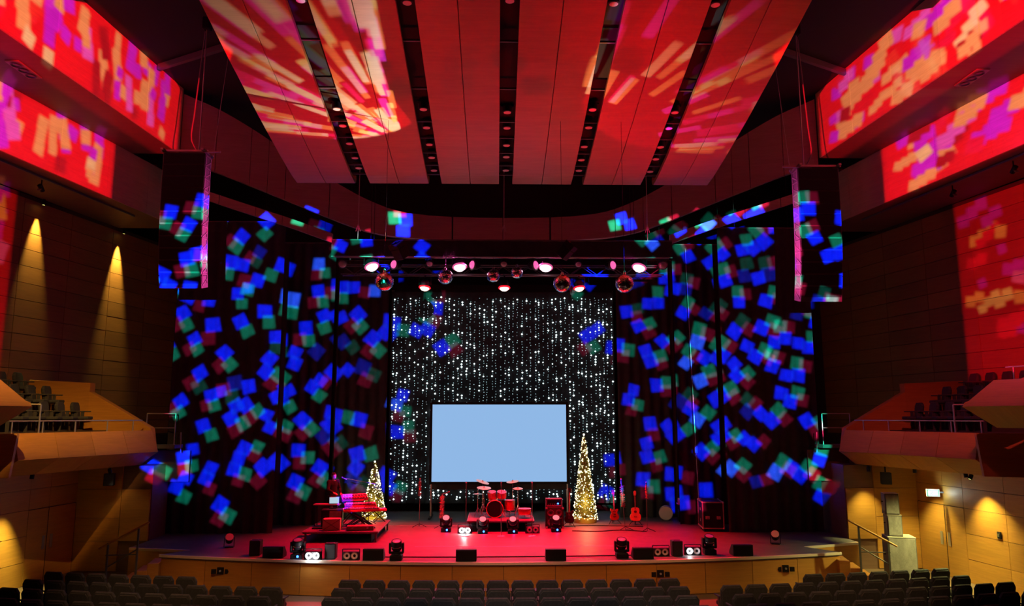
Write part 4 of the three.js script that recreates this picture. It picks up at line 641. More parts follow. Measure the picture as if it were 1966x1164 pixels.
// ---------------------------------------------------------------- tape and cables on the stage floor
solo('floor_tape', [box(6.4, 0.003, 0.03, 0.4, 1.003, -25.2)], M.white, 'thin pale tape line across the red lit stage floor', 'tape'); solo('floor_tape', [box(3.4, 0.003, 0.03, -2.6, 1.003, -29.9)], M.white, 'short pale tape line behind the keyboard riser side', 'tape');
for (const [pts, l] of [[[[2.4, 1.015, -29.6], [3.4, 1.015, -29.75], [4.6, 1.015, -29.6], [5.4, 1.015, -29.4]], 'dark cable running from the bass amplifier past the tall tree'], [[[2.6, 1.015, -28.4], [3.6, 1.015, -28.3], [4.4, 1.015, -28.55], [5.3, 1.015, -28.2]], 'dark cable running toward the tinsel microphone stands'], [[[-3.6, 1.015, -23.35], [-1.2, 1.015, -23.3], [1.4, 1.015, -23.35], [3.9, 1.015, -23.5]], 'dark cable running along the stage edge behind the wedges']]) solo('floor_cable', tube(pts, 0.015, 6, 30), M.gear, l, 'cable');
// ---------------------------------------------------------------- bass amplifier stack, guitars
{
  const c = thing('speaker_cabinet', 'black four-speaker bass cabinet in the middle of the stage', 'speaker', [2.02, 1, -29.3]); part(c, 'cabinet', rbox(0.68, 0.78, 0.45, 0.03, 0, 0.39, 0), M.gear); part(c, 'grille', box(0.6, 0.7, 0.01, 0, 0.39, 0.226), M.grille);
  for (const [x, y] of [[-0.15, 0.56], [0.15, 0.56], [-0.15, 0.22], [0.15, 0.22]]) part(c, 'speaker_cone', [lathe([[0.03, 0.0], [0.1, 0.012], [0.125, 0.02], [0.125, 0.0]], 18, x, y, 0.228, Math.PI / 2)], M.gearMid); part(c, 'corner', [-1, 1].flatMap((x) => [0.04, 0.74].map((y) => box(0.07, 0.07, 0.03, x * 0.31, y, 0.22))), M.steel);
  const h = thing('amplifier_head', 'amplifier head with a bright blue lamp on the bass cabinet', 'amplifier', [2.0, 1.78, -29.3]); part(h, 'case', [rbox(0.62, 0.05, 0.34, 0.015, 0, 0.28, 0), rbox(0.62, 0.05, 0.34, 0.015, 0, 0.025, 0), rbox(0.05, 0.3, 0.34, 0.015, -0.285, 0.15, 0), rbox(0.05, 0.3, 0.34, 0.015, 0.285, 0.15, 0), box(0.56, 0.24, 0.28, 0, 0.15, -0.02)], M.gearMid); part(h, 'control_panel', box(0.5, 0.2, 0.01, 0, 0.15, 0.126), M.gear); part(h, 'knob', Array.from({ length: 5 }, (_, i) => cyl(0.015, 0.015, 0.03, 8, -0.2 + i * 0.07, 0.1, 0.14, Math.PI / 2)), M.steel); part(h, 'pilot_light', ball(0.03, 0.15, 0.12, 0.135, 8), glow(0.03, 0.15, 1, 10), 'bright blue lamp');
  const guitar = (label, pos, turn, body, bodyMat, th, hole, neckL, name) => {
    const t = thing(name, label, 'guitar', pos, turn), tilt = -0.16, R = (g) => { g.rotateX(tilt); g.translate(0, 0.16, 0); return g; };
    const sh3 = new THREE.Shape(); const C = new THREE.SplineCurve(body.map(([x, y]) => new THREE.Vector2(x, y))); sh3.setFromPoints(C.getPoints(48));
    part(t, 'body', R(new THREE.ExtrudeGeometry(sh3, { depth: th, bevelEnabled: true, bevelSize: 0.012, bevelThickness: 0.012, bevelSegments: 2 })), bodyMat);
    const yt = Math.max(...body.map((b) => b[1])); part(t, 'neck', R(box(0.05, neckL, 0.03, 0, yt + neckL / 2 - 0.06, th + 0.005)), M.maroon); part(t, 'headstock', R(extrude([[-0.035, 0], [0.035, 0], [0.05, 0.15], [0.0, 0.18], [-0.05, 0.15]], 0.02, 0.004, 0, yt + neckL - 0.06, th - 0.01)), bodyMat);
    part(t, 'tuning_peg', R(merge([-1, 1].flatMap((x) => [0.04, 0.08, 0.12].map((y) => ball(0.012, x * 0.06, yt + neckL - 0.06 + y, th, 6))))), M.chrome);
    if (hole) part(t, 'sound_hole', R(cyl(0.05, 0.05, 0.006, 20, 0, yt - 0.15, th + 0.014, Math.PI / 2)), M.gear); else part(t, 'pickup', R(merge([box(0.09, 0.03, 0.012, 0, yt - 0.1, th + 0.014), box(0.09, 0.03, 0.012, 0, yt - 0.2, th + 0.014)])), M.chrome);
    part(t, 'bridge', R(box(0.12, 0.025, 0.016, 0, yt * 0.3, th + 0.014)), M.gear); part(t, 'string', R(merge([-2, -1, 0, 1, 2].map((k) => box(0.002, yt * 0.7 + neckL - 0.1, 0.002, k * 0.008, yt * 0.3 + (yt * 0.7 + neckL - 0.1) / 2, th + 0.024)))), M.steel);
    const st = thing('guitar_stand', 'folding stand holding the ' + label.split(' on ')[0], 'stand', pos, turn); part(st, 'pole', rod([0, 0.05, -0.12], [0, 0.55, -0.16], 0.014), M.gear); part(st, 'cradle', [rod([-0.12, 0.14, -0.1], [0.12, 0.14, -0.1], 0.012), rod([-0.12, 0.14, -0.1], [-0.12, 0.145, 0.1], 0.012), rod([0.12, 0.14, -0.1], [0.12, 0.145, 0.1], 0.012)], M.gear); for (const [x, z] of [[-0.25, 0.12], [0.25, 0.12], [0, -0.35]]) part(st, 'leg', rod([0, 0.3, -0.13], [x, 0.012, z], 0.012, 6), M.gear);
  };
  const mirrorPts = (half) => [...half, ...half.slice(1, -1).reverse().map(([x, y]) => [-x, y]), half[0]];
  guitar('pale acoustic guitar on a folding stand', [5.2, 1, -29.9], -0.12, mirrorPts([[0, 0], [0.13, 0.01], [0.2, 0.1], [0.19, 0.21], [0.135, 0.29], [0.15, 0.39], [0.12, 0.47], [0.03, 0.49], [0, 0.49]]), phys({ color: lin(0.6, 0.34, 0.22), roughness: 0.3, map: grainM }), 0.1, true, 0.52, 'acoustic_guitar');
  guitar('dark red electric guitar on a folding stand', [4.43, 1, -30.2], 0.1, [[0, 0], [0.12, 0.01], [0.17, 0.1], [0.14, 0.2], [0.1, 0.27], [0.15, 0.37], [0.12, 0.41], [0.04, 0.36], [-0.04, 0.36], [-0.12, 0.42], [-0.15, 0.38], [-0.1, 0.27], [-0.14, 0.2], [-0.17, 0.1], [-0.12, 0.01], [0, 0]], phys({ color: lin(0.32, 0.04, 0.03), roughness: 0.25, clearcoat: 0.6 }), 0.045, false, 0.6, 'electric_guitar');
  guitar('black bass guitar on a low stand', [2.6, 1, -29.5], -0.3, [[0, 0], [0.13, 0.01], [0.18, 0.1], [0.15, 0.22], [0.1, 0.28], [0.17, 0.4], [0.13, 0.45], [0.04, 0.37], [-0.04, 0.36], [-0.12, 0.38], [-0.14, 0.34], [-0.1, 0.27], [-0.15, 0.2], [-0.17, 0.1], [-0.12, 0.01], [0, 0]], M.gear, 0.05, false, 0.72, 'bass_guitar');
  // round drum, side table, flight case
  const d = thing('marching_drum', 'pale round drum lying on its side near the flight case', 'drum', [6.72, 1, -31.4], -0.25); part(d, 'shell', cyl(0.27, 0.27, 0.32, 28, 0, 0.28, 0, Math.PI / 2), M.white); part(d, 'drum_head', cyl(0.262, 0.262, 0.01, 28, 0, 0.28, 0.165, Math.PI / 2), M.white, 'pale drum head'); part(d, 'hoop', [torus(0.27, 0.014, 0, 0.28, 0.16, 0, 0, 0, 28), torus(0.27, 0.014, 0, 0.28, -0.16, 0, 0, 0, 28)], M.steel); part(d, 'foot', [box(0.3, 0.03, 0.05, 0, 0.012, 0.1), box(0.3, 0.03, 0.05, 0, 0.012, -0.1)], M.gear);
  const tb = thing('side_table', 'small table with a red top near the flight case', 'table', [7.55, 1, -31.0], -0.1); part(tb, 'top', rbox(0.9, 0.05, 0.55, 0.015, 0, 0.68, 0), M.redWrap); for (const [x, z] of [[-0.4, -0.22], [0.4, -0.22], [-0.4, 0.22], [0.4, 0.22]]) part(tb, 'leg', box(0.04, 0.66, 0.04, x, 0.33, z), M.gear); part(tb, 'shelf', box(0.8, 0.3, 0.4, 0, 0.3, 0), M.gear);
  const pb = thing('cardboard_box', 'small pale box on the red topped side table', 'box', [7.36, 1.705, -31.0]); part(pb, 'body', rbox(0.42, 0.14, 0.3, 0.01, 0, 0.07, 0), M.redWrap); part(pb, 'lid', rbox(0.44, 0.05, 0.32, 0.01, 0.02, 0.165, 0), std({ color: lin(0.7, 0.62, 0.4), roughness: 0.7 }), 'pale lid');
  const bg = thing('soft_bag', 'slumped red bag on the side table', 'bag', [7.8, 1.705, -30.98]); const bgg = ball(0.15, 0, 0.12, 0, 16, 0.85); part(bg, 'pouch', bgg, M.redWrap); part(bg, 'tie', torus(0.05, 0.012, 0, 0.24, 0, Math.PI / 2, 0, 0, 12), M.redWrap);
  const fc = thing('flight_case', 'large black flight case with metal edges near the widest drape', 'case', [7.75, 1, -28.3], -0.12); const w = 0.74, h2 = 0.92, dd = 1.1;
  part(fc, 'body', box(w, h2, dd, 0, 0.12 + h2 / 2, -0.4), M.gear); const ed = []; for (const x of [-1, 1]) for (const z of [-1, 1]) ed.push(box(0.04, h2 + 0.02, 0.04, x * w / 2, 0.12 + h2 / 2, -0.4 + z * dd / 2)); for (const y of [0.12, 0.12 + h2]) for (const z of [-1, 1]) ed.push(box(w, 0.04, 0.04, 0, y, -0.4 + z * dd / 2)); for (const y of [0.12, 0.12 + h2]) for (const x of [-1, 1]) ed.push(box(0.04, 0.04, dd, x * w / 2, y, -0.4)); part(fc, 'metal_edge', ed, M.grey, 'pale metal edging');
  part(fc, 'corner_ball', [-1, 1].flatMap((x) => [-1, 1].flatMap((z) => [0.12, 0.12 + h2].map((y) => ball(0.04, x * w / 2, y, -0.4 + z * dd / 2, 8)))), M.steel); for (const x of [-0.2, 0.2]) part(fc, 'handle', [rbox(0.15, 0.11, 0.02, 0.01, x, 0.5, 0.16), rod([x - 0.05, 0.5, 0.18], [x + 0.05, 0.5, 0.18], 0.01)], M.grey); for (const y of [0.35, 0.75]) part(fc, 'latch', [rbox(0.02, 0.1, 0.1, 0.008, -w / 2 - 0.01, y, -0.4)], M.grey); for (const [x, z] of [[-0.3, 0.05], [0.3, 0.05], [-0.3, -0.85], [0.3, -0.85]]) part(fc, 'castor', [cyl(0.05, 0.05, 0.03, 12, x, 0.05, z, 0, 0, Math.PI / 2), box(0.05, 0.03, 0.06, x, 0.105, z)], M.gear);
  const ch = thing('chain_hoist', 'thin chain hanging in front of the drape by the flight case', 'chain', [7.5, 2.0, -29.2]); part(ch, 'chain', rod([0, 0, 0], [-0.03, 9.9, -0.6], 0.015, 6), M.steel); part(ch, 'hook_block', rbox(0.1, 0.3, 0.08, 0.02, -0.01, 1.9, -0.08), M.steel);
}
// ---------------------------------------------------------------- keyboard player
{
  const cap = (p, a, b, ra, rb) => { const ax = a[0], ay = a[1], az = a[2], dx = b[0] - ax, dy = b[1] - ay, dz = b[2] - az, l = dx * dx + dy * dy + dz * dz; let h = ((p[0] - ax) * dx + (p[1] - ay) * dy + (p[2] - az) * dz) / l; h = h < 0 ? 0 : h > 1 ? 1 : h; return Math.hypot(p[0] - ax - dx * h, p[1] - ay - dy * h, p[2] - az - dz * h) - ra - (rb - ra) * h; };
  const smin = (a, b, k) => { const h = Math.max(k - Math.abs(a - b), 0) / k; return Math.min(a, b) - h * h * k * 0.25; };
  function mc(sdf, c, half, res) {
    const m = new MarchingCubes(res, M.skin, false, false, 60000); m.isolation = 0; const hs = res / 2;
    for (let z = 0; z < res; z++) for (let y = 0; y < res; y++) for (let x = 0; x < res; x++) m.field[x + y * res + z * res * res] = -sdf([c[0] + (x - hs) / hs * half, c[1] + (y - hs) / hs * half, c[2] + (z - hs) / hs * half]);
    m.update(); const n = m.count, g = new THREE.BufferGeometry(), p = new Float32Array(n * 3);
    for (let i = 0; i < n * 3; i++) p[i] = m.positionArray[i] * half + c[i % 3];
    g.setAttribute('position', new THREE.BufferAttribute(p, 3)); g.setAttribute('normal', new THREE.BufferAttribute(m.normalArray.slice(0, n * 3), 3)); g.setAttribute('uv', new THREE.BufferAttribute(new Float32Array(n * 2), 2)); return g;
  }
  // joints: y up, +z forward
  const hip = [[-0.09, 0.9, 0], [0.09, 0.9, 0]], knee = [[-0.1, 0.49, 0.03], [0.11, 0.48, 0.06]], ank = [[-0.11, 0.08, -0.02], [0.13, 0.08, 0.0]], toe = [[-0.13, 0.035, 0.14], [0.17, 0.035, 0.15]];
  const shl = [[-0.19, 1.42, 0], [0.19, 1.42, 0]], elb = [[-0.26, 1.16, 0.06], [0.27, 1.15, 0.04]], wri = [[-0.14, 1.04, 0.28], [0.16, 1.0, 0.26]];
  const legs = (p) => { let d = 9; for (let s = 0; s < 2; s++) { d = smin(d, cap(p, hip[s], knee[s], 0.085, 0.058), 0.04); d = smin(d, cap(p, knee[s], ank[s], 0.056, 0.038), 0.03); d = smin(d, cap(p, ank[s], toe[s], 0.042, 0.034), 0.03); } return d; };
  const torso = (p) => { const q = [p[0], p[1], p[2] * 1.35]; let d = cap(q, [0, 0.93, 0], [0, 1.12, 0], 0.14, 0.125); d = smin(d, cap(q, [0, 1.12, 0], [0, 1.32, 0.01], 0.13, 0.155), 0.08); d = smin(d, cap(q, shl[0], shl[1], 0.065, 0.065), 0.08); return d; };
  const arms = (p) => { let d = 9; for (let s = 0; s < 2; s++) { d = smin(d, cap(p, shl[s], elb[s], 0.055, 0.042), 0.03); d = smin(d, cap(p, elb[s], wri[s], 0.041, 0.028), 0.02); } return d; };
  const neck = (p) => cap(p, [0, 1.43, 0], [0, 1.54, 0.02], 0.056, 0.052);
  const hc = [0, 1.635, 0.035];
  const head = (p) => { const q = [(p[0] - hc[0]) / 0.078, (p[1] - hc[1]) / 0.112, (p[2] - hc[2]) / 0.098]; let d = (Math.hypot(...q) - 1) * 0.085; d = smin(d, cap(p, [0, 1.575, 0.075], [0, 1.56, 0.1], 0.045, 0.03), 0.04); d = smin(d, cap(p, [0, 1.645, 0.125], [0, 1.615, 0.148], 0.008, 0.014), 0.012); for (const s of [-1, 1]) { d = smin(d, cap(p, [s * 0.078, 1.645, 0.03], [s * 0.082, 1.615, 0.03], 0.014, 0.009), 0.01); const e = Math.hypot(p[0] - s * 0.031, p[1] - 1.645, p[2] - 0.128) - 0.016; d = -smin(-d, e, 0.008); d = Math.min(d, Math.hypot(p[0] - s * 0.031, p[1] - 1.643, p[2] - 0.112) - 0.013); } const mo = cap(p, [-0.02, 1.582, 0.132], [0.02, 1.582, 0.132], 0.004, 0.004); return -smin(-d, mo, 0.006); };
  const hand = (s) => { const w = wri[s], dir = [s ? -0.12 : 0.12, -0.12, 0.98], m = s ? 1 : -1, at = (x, y, z) => [w[0] + x + dir[0] * z, w[1] + y + dir[1] * z, w[2] + dir[2] * z]; const segs = [[at(-0.022, 0, 0.02), at(-0.026, 0, 0.085), 0.019, 0.017], [at(0.02, 0, 0.02), at(0.026, 0, 0.08), 0.019, 0.016]]; [-0.033, -0.011, 0.011, 0.033].forEach((x, i) => { const L = [0.062, 0.072, 0.066, 0.05][m > 0 ? 3 - i : i]; segs.push([at(x, 0, 0.085), at(x * 1.1, 0.004, 0.085 + L * 0.5), 0.0095, 0.009], [at(x * 1.1, 0.004, 0.085 + L * 0.5), at(x * 1.1, -0.028, 0.085 + L * 0.9), 0.009, 0.0075]); }); segs.push([at(-m * 0.03, -0.004, 0.03), at(-m * 0.062, -0.012, 0.07), 0.013, 0.011], [at(-m * 0.062, -0.012, 0.07), at(-m * 0.06, -0.022, 0.1), 0.0105, 0.0085]); return (p) => { let d = smin(cap(p, ...segs[0]), cap(p, ...segs[1]), 0.03); d = smin(d, cap(p, w, at(0, 0, 0.04), 0.027, 0.03), 0.02); for (let k = 2; k < segs.length; k++) d = smin(d, cap(p, ...segs[k]), 0.006); return d; }; };
  const t = thing('person', 'person in dark clothes standing at the keyboards with head turned toward the stage middle', 'person', [-6.15, 1.36, -28.35], 0.85);
  const body = (p) => smin(smin(smin(torso(p), legs(p), 0.05), arms(p), 0.03), neck(p), 0.04), inHead = (p) => p[1] - 1.5;
  const g = [mc((p) => Math.max(body(p), p[1] - 1.515), [0, 0.85, 0.05], 0.93, 96), mc((p) => Math.max(smin(head(p), neck(p), 0.03), 1.505 - p[1]), [0, 1.62, 0.03], 0.16, 72)];
  for (const s of [0, 1]) g.push(mc(hand(s), [wri[s][0], wri[s][1] - 0.01, wri[s][2] + 0.08], 0.14, 80));
  const b = part(t, 'body', g, M.skin);
  part(b, 'jacket', mc((p) => Math.max(smin(smin(torso(p), arms(p), 0.04), smin(torso(p), cap(p, [0, 0.9, 0], [0, 0.95, 0], 0.15, 0.14), 0.05), 0.01) - 0.018, 0.86 - p[1], p[2] - 0.245 - (p[1] - 1.0) * 0.2, Math.hypot(p[0], p[2] - 0.02) < 0.075 ? p[1] - 1.46 : -1), [0, 1.15, 0.08], 0.42, 84), M.cloth, 'black jacket'); part(b, 'trousers', mc((p) => Math.max(smin(legs(p), cap(p, [0, 0.88, 0], [0, 0.95, 0], 0.145, 0.135), 0.05) - 0.016, p[1] - 0.95, 0.07 - p[1]), [0, 0.5, 0.03], 0.52, 72), M.cloth, 'black trousers');
  part(b, 'shoe', [0, 1].map((s) => mc((p) => Math.max(cap(p, [ank[s][0], 0.045, ank[s][2] - 0.03], toe[s], 0.055, 0.045), 0.002 - p[1]), [toe[s][0] - 0.01, 0.06, 0.06], 0.18, 36)), M.gear);
  part(b, 'hair', mc((p) => { const q = [(p[0]) / 0.088, (p[1] - 1.65) / 0.118, (p[2] - 0.02) / 0.106]; const e = (Math.hypot(...q) - 1) * 0.09; return Math.max(e, -(p[1] - 1.665 + (p[2] < 0.03 ? 0.08 : -(p[2] - 0.03) * 0.25))); }, [0, 1.68, 0.02], 0.15, 56), M.hair, 'short dark reddish hair');
}
// ---------------------------------------------------------------- speaker stack, doors, exit sign, wall speaker
{
  const mk = (name, label, pos, w, h, d, mat) => { const t = thing(name, label, 'speaker', pos, -0.22); part(t, 'cabinet', rbox(w, h, d, 0.02, 0, h / 2, 0), mat); part(t, 'grille', rbox(w - 0.06, h - 0.08, 0.02, 0.008, 0, h / 2, d / 2 + 0.006), M.grey, 'grey mesh front'); part(t, 'top_edge', box(w, 0.012, d, 0, h - 0.004, 0), M.lip); part(t, 'handle', box(0.1, 0.03, 0.03, -w / 2, h * 0.6, 0), M.gear); return t; };
  mk('subwoofer', 'large grey fronted subwoofer at the bottom of the stack by the exit door wall', [12.55, 0, -24.4], 0.82, 1.42, 0.7, M.gearMid); mk('speaker_cabinet', 'grey fronted speaker standing on the subwoofer', [12.4, 1.42, -24.4], 0.44, 0.66, 0.44, M.gearMid); mk('speaker_cabinet', 'grey fronted speaker topmost of the stack by the exit door wall', [12.36, 2.08, -24.4], 0.42, 0.66, 0.42, M.gearMid);
  for (const s of [-1, 1]) {
    const leaf = (z0, z1, lab, hz) => { const t = thing('door_leaf', lab, 'door'); t.userData.kind = undefined; const P = (z, y, o) => [s * (axL(z) + o), y, z]; part(t, 'panel', metreUV(hexa([P(z0 + 0.012, 0.02, 0.0), P(z1 - 0.012, 0.02, 0.0), P(z1 - 0.012, 0.02, 0.045), P(z0 + 0.012, 0.02, 0.045)], [P(z0 + 0.012, 2.26, 0.0), P(z1 - 0.012, 2.26, 0.0), P(z1 - 0.012, 2.26, 0.045), P(z0 + 0.012, 2.26, 0.045)])), M.wood[1]); part(t, 'push_plate', [box(0.012, 0.42, 0.14, s * (axL(hz) - 0.008), 1.2, hz)], M.steel, 'metal push plate'); part(t, 'edge_strip', hexa([P(z0, 0.02, -0.004), P(z0 + 0.02, 0.02, -0.004), P(z0 + 0.02, 0.02, 0.04), P(z0, 0.02, 0.04)], [P(z0, 2.27, -0.004), P(z0 + 0.02, 2.27, -0.004), P(z0 + 0.02, 2.27, 0.04), P(z0, 2.27, 0.04)]), M.gear); };
    const q = s < 0 ? 'unlit ' : 'amber lit '; leaf(-26.5, -25.2, q + 'timber exit door leaf, the wider one', -25.4); leaf(-25.2, -24.3, q + 'timber exit door leaf, the narrower one', -25.05);
    const ws = thing('wall_speaker', s < 0 ? 'small black speaker under the orange lit balcony' : 'small black speaker under the maroon lit balcony', 'speaker', [s * 13.15, 3.06, -26.1], -s * 0.3); part(ws, 'cabinet', rbox(0.32, 0.4, 0.28, 0.02), M.gear); part(ws, 'grille', box(0.28, 0.36, 0.012, 0, 0, 0.143), M.grille); part(ws, 'bracket', [box(0.04, 0.26, 0.04, 0, 0.3, -0.05), box(0.14, 0.02, 0.14, 0, 0.43, -0.05)], M.gear);
    const al = thing('socket_plate', s < 0 ? 'pale switch plate on the dim lower wall' : 'dark call point plate on the amber lit lower wall', 'switch', [s * (axL(-22.9) - 0.02), s < 0 ? 1.5 : 1.65, -22.9]); part(al, 'plate', rbox(0.03, 0.2, 0.16, 0.008), s < 0 ? M.lip : M.gear); part(al, 'button', box(0.02, 0.08, 0.06, s * -0.02, 0, 0), M.gearMid);
  }
  const cv = document.createElement('canvas'); cv.width = 256; cv.height = 160; const c = cv.getContext('2d'); c.fillStyle = '#0fa36b'; c.fillRect(0, 0, 256, 160); c.fillStyle = '#f2fff8'; c.fillRect(16, 14, 224, 132); c.fillStyle = '#12a46c'; c.fillRect(176, 34, 44, 92); c.fillStyle = '#f2fff8'; c.fillRect(184, 42, 28, 84); c.fillStyle = '#12a46c'; c.beginPath(); c.arc(110, 44, 12, 0, 7); c.fill(); c.lineWidth = 13; c.strokeStyle = '#12a46c'; c.lineCap = 'round'; c.beginPath(); c.moveTo(106, 62); c.lineTo(96, 92); c.lineTo(120, 108); c.lineTo(112, 130); c.moveTo(96, 92); c.lineTo(72, 112); c.lineTo(52, 112); c.moveTo(106, 64); c.lineTo(134, 80); c.moveTo(106, 64); c.lineTo(78, 74); c.stroke();
  const tex = new THREE.CanvasTexture(cv); tex.colorSpace = THREE.SRGBColorSpace;
  const e = thing('exit_sign', 'glowing white and green running man exit sign above the door', 'sign', [axL(-25.4) - 0.3, 2.66, -25.2], -0.25); part(e, 'housing', rbox(0.4, 0.24, 0.05, 0.01), M.white); part(e, 'sign_face', box(0.36, 0.2, 0.006, 0, 0, 0.028), std({ color: 0x222222, emissive: 0xffffff, emissiveMap: tex, emissiveIntensity: 1.6, roughness: 0.4 }), 'lit pictogram panel'); part(e, 'bracket', box(0.14, 0.05, 0.04, 0.25, 0.02, -0.01), M.steel); point(e, [0.05, 0.0, 0.12], lin(0.75, 1, 0.95), 0.9, 4);
}
// ---------------------------------------------------------------- house lights
function downlight(pos, aim, color, i, a, label, group) { // small can under a soffit
  const t = thing('spot_downlight', label, 'downlight', pos, 0, group); const d = V(...aim).sub(V(...pos)).normalize(), q = new THREE.Quaternion().setFromUnitVectors(V(0, -1, 0), d);
  const rot = (g) => { g.applyQuaternion(q); return g; }; part(t, 'mount', [cyl(0.05, 0.05, 0.03, 12, 0, 0.13, 0), rod([0, 0.13, 0], [0, 0, 0], 0.015, 6)], M.gear); part(t, 'can', rot(lathe([[0.001, 0.1], [0.05, 0.1], [0.06, 0.06], [0.06, -0.06]], 16)), M.gear); part(t, 'bulb', rot(cyl(0.045, 0.045, 0.012, 14, 0, -0.045, 0)), glow(color.r, color.g, color.b, 6), 'glowing lamp'); spot(t, [d.x * 0.08, d.y * 0.08, d.z * 0.08], [d.x * 3, d.y * 3, d.z * 3], color, i, a, 0.55, 2); return t;
}
const YEL = lin(1, 0.85, 0.2), AMB2 = lin(1, 0.88, 0.25);
downlight([-16.5, 12.74, -26.6], [-17.0, 9.2, -26.7], YEL, 150, 16, 'small spotlight making the amber pool farther from the stage', 'amber wall spots'); downlight([-15.72, 12.74, -30.9], [-16.22, 9.2, -31.0], YEL, 260, 16, 'small spotlight making the amber pool nearer the stage', 'amber wall spots');
for (const [x, z, tx, tz, i, a] of [[12.5, -25.95, 12.55, -26.1, 30, 36], [13.75, -25.35, 13.85, -25.3, 48, 42], [13.9, -22.6, 12.6, -22.7, 95, 56], [14.2, -23.3, 14.35, -23.0, 62, 44]]) downlight([x, 3.36, z], [tx, 0.6, tz], AMB2, i, a, 'small amber downlight under the maroon lit balcony', 'amber downlights under the balcony');
downlight([-14.05, 3.36, -23.3], [-14.2, 0.6, -23.0], AMB2, 120, 31, 'small amber downlight under the orange lit balcony'); downlight([-12.9, 3.36, -25.6], [-12.5, 0.8, -26.6], WARM, 0.7, 40, 'weak white downlight over the dim steps');
// soffit spot trios in the overhanging bands
for (const s of [-1, 1]) for (const z of [-20.6, -17.2]) { const t = thing('soffit_spot_trio', s < 0 ? 'recessed trio of unlit spots in the soffit on the keyboard side' : 'recessed trio of unlit spots in the soffit on the exit door side', 'downlight', [s * 13.75, 14.99, z], 0, s < 0 ? 'soffit spots, keyboard side' : 'soffit spots, exit door side'); part(t, 'tray', rbox(0.4, 0.04, 1.1, 0.01, 0, -0.005, 0), M.ring); for (const k of [-0.34, 0, 0.34]) part(t, 'lamp', [lathe([[0.001, 0.02], [0.08, 0.0], [0.13, -0.035], [0.145, -0.03]], 16, 0, -0.02, k)], M.gearMid); }
for (const s of [-1, 1]) for (const z of [-24.5, -22.0]) { const t = thing('track_spot', s < 0 ? 'unlit black track spot below the band on the keyboard side' : 'unlit black track spot below the band on the exit door side', 'track light', [s * (axB(z) + 0.9), 12.95, z], 0, s < 0 ? 'track spots, keyboard side' : 'track spots, exit door side'); part(t, 'stem', rod([0, 0, 0], [0, -0.2, 0], 0.02, 6), M.gear); part(t, 'can', cyl(0.08, 0.07, 0.24, 14, 0, -0.28, 0, 0.9), M.gear); part(t, 'lens', cyl(0.07, 0.07, 0.01, 14, 0, -0.355, 0.095, 0.9), M.lens); }
for (const s of [-1, 1]) solo('lighting_track', [box(0.08, 0.06, 12, 0, 0, 0)].map((g) => tr(g, s * 15.3, 12.91, -23, 0, s * 0.15)), M.gearMid, s < 0 ? 'thin metal lighting track under the band on the keyboard side' : 'thin metal lighting track under the band on the exit door side', 'lighting track');
// hall lamps added out of view as fill light, and uplights in the floor moving heads
function addedHallLamp(pos, aim, c, i, a, label) { return hangLamp(pos, aim, glow(c.r, c.g, c.b, 3), label, { c, i, a }, null, 0.16); }
for (const q of [-1, 1]) {
  const t = addedHallLamp([q * 7.9, 15.2, -13.5], [q * 13.3, 5.0, -21.6], q < 0 ? lin(1, 0.5, 0.12) : lin(1, 0.1, 0.16), q < 0 ? 900 : 320, 20, q < 0 ? 'added amber hall lamp beside the canopy aimed at the keyboard side balcony' : 'added red hall lamp beside the canopy aimed at the exit door side balcony');
  t.children.find((o) => o.isLight).shadow.radius = 1;
  const o = t.children.find((c) => c.isLight).position, L0 = V(q * 7.9, 15.2, -13.5).add(o), e = (x, y, z) => V(x, y, z).sub(L0).normalize().multiplyScalar(0.75).add(o), a = e(q * 11.2, 3.9, -29), b = e(q * 14.9, 3.9, -16), k = V(-q * 0.62, -0.45, 0);
  part(t, 'added_barn_door', hexa([a, b, b.clone().add(k), a.clone().add(k)].map((v) => [v.x, v.y, v.z]), [a, b, b.clone().add(k), a.clone().add(k)].map((v) => [v.x, v.y + 0.01, v.z])), M.gear, 'added black barn door flap');  // added flap keeps this beam off the wall below the balcony
  part(t, 'added_barn_door_arm', rod([0, 0, 0], [a.x / 2 + b.x / 2, a.y / 2 + b.y / 2 + 0.01, a.z / 2 + b.z / 2], 0.006, 5), M.gear);
}
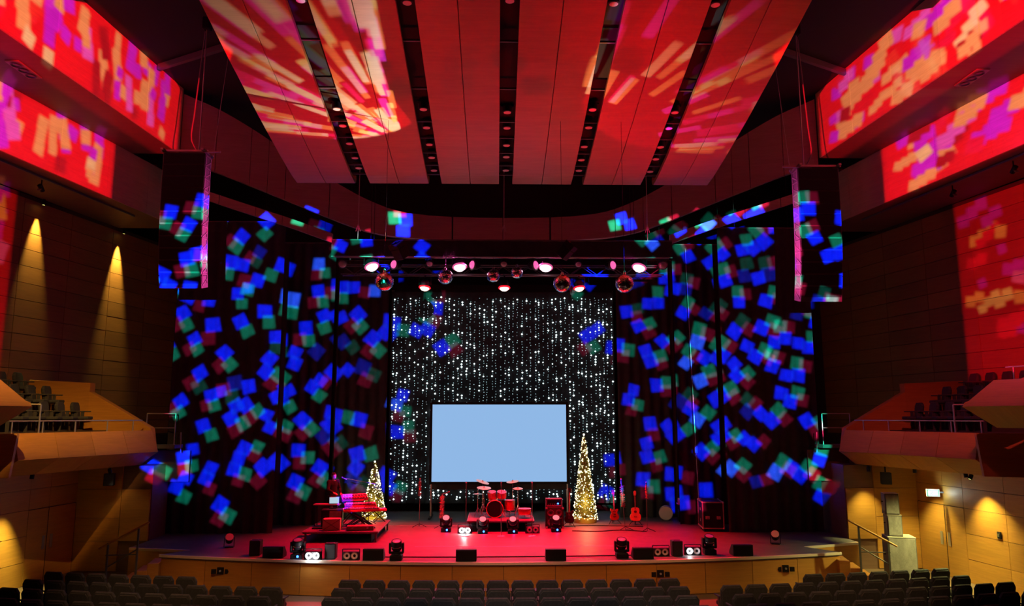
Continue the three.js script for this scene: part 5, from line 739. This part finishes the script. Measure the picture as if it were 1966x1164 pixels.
for (const x of [-4.6, -2.2, 0.1, 2.3, 4.7]) tag(addedHallLamp([x, 14.4, -10], [x * 1.95, -0.6, -21.4], lin(1, 0.48, 0.18), 480, 10.5, 'added warm hall lamp under the canopy aimed at the stage front'), null, null, 'added warm hall lamps');
addedHallLamp([0.1, 14.6, -8.5], [0.1, 0.3, -14.8], lin(0.8, 0.92, 1), 210, 25, 'added cool white hall lamp under the canopy over the stalls seats');
const headLight = (x, z, tx, tz, i, a) => { const t = scene.children.find((o) => o.name.startsWith('moving_head_light') && Math.abs(o.position.x - x) < 0.02 && Math.abs(o.position.z - z) < 0.02); spot(t, [0, 0.62, 0.1], [tx - x, 12, tz - z], RED, i, a, 0.9, 6); };
headLight(-6.03, -23.2, -4.6, -19, 110, 24); headLight(-3.09, -22.95, -2.2, -19, 130, 26); headLight(3.56, -23.15, 2.6, -19, 170, 26); headLight(6.33, -23.7, 4.8, -19, 220, 22);
// ---------------------------------------------------------------- stalls seats
const nth = ['front', 'second', 'third', 'fourth', 'fifth'];
const rowZ = (r, x) => -20.72 + 0.965 * r - x * x / 115;
for (let r = 0; r < 4; r++) for (let i = 0; i < 14; i++) { const x = 0.2 + (i - 6.5) * 0.64 + (r % 2) * 0.02; placeSeat(x, 0, rowZ(r, x), x / 57, 'dark grey tip-up seat, ' + nth[r] + ' row from the stage in the middle block', 'middle stalls seats, ' + nth[r] + ' row'); }
for (const s of [-1, 1]) for (let r = 0; r < 5; r++) { const x0 = r === 0 ? 8.35 : 5.75, x1 = r < 2 ? 12.7 : r === 2 ? 12.9 : 13.2, n = Math.floor((x1 - x0) / 0.645) + 1; for (let i = 0; i < n; i++) { const x = s * (x0 + 0.645 * i); const z = rowZ(r, x); if (r === 4 && Math.abs(x) > 11.2) continue; placeSeat(x, 0, z, x / 57, 'dark grey tip-up seat, ' + nth[r] + ' row from the stage on the ' + (s < 0 ? 'keyboard' : 'exit door') + ' side', 'stalls seats, ' + (s < 0 ? 'keyboard' : 'exit door') + ' side, ' + nth[r] + ' row'); } }

renderer.render(scene, camera);
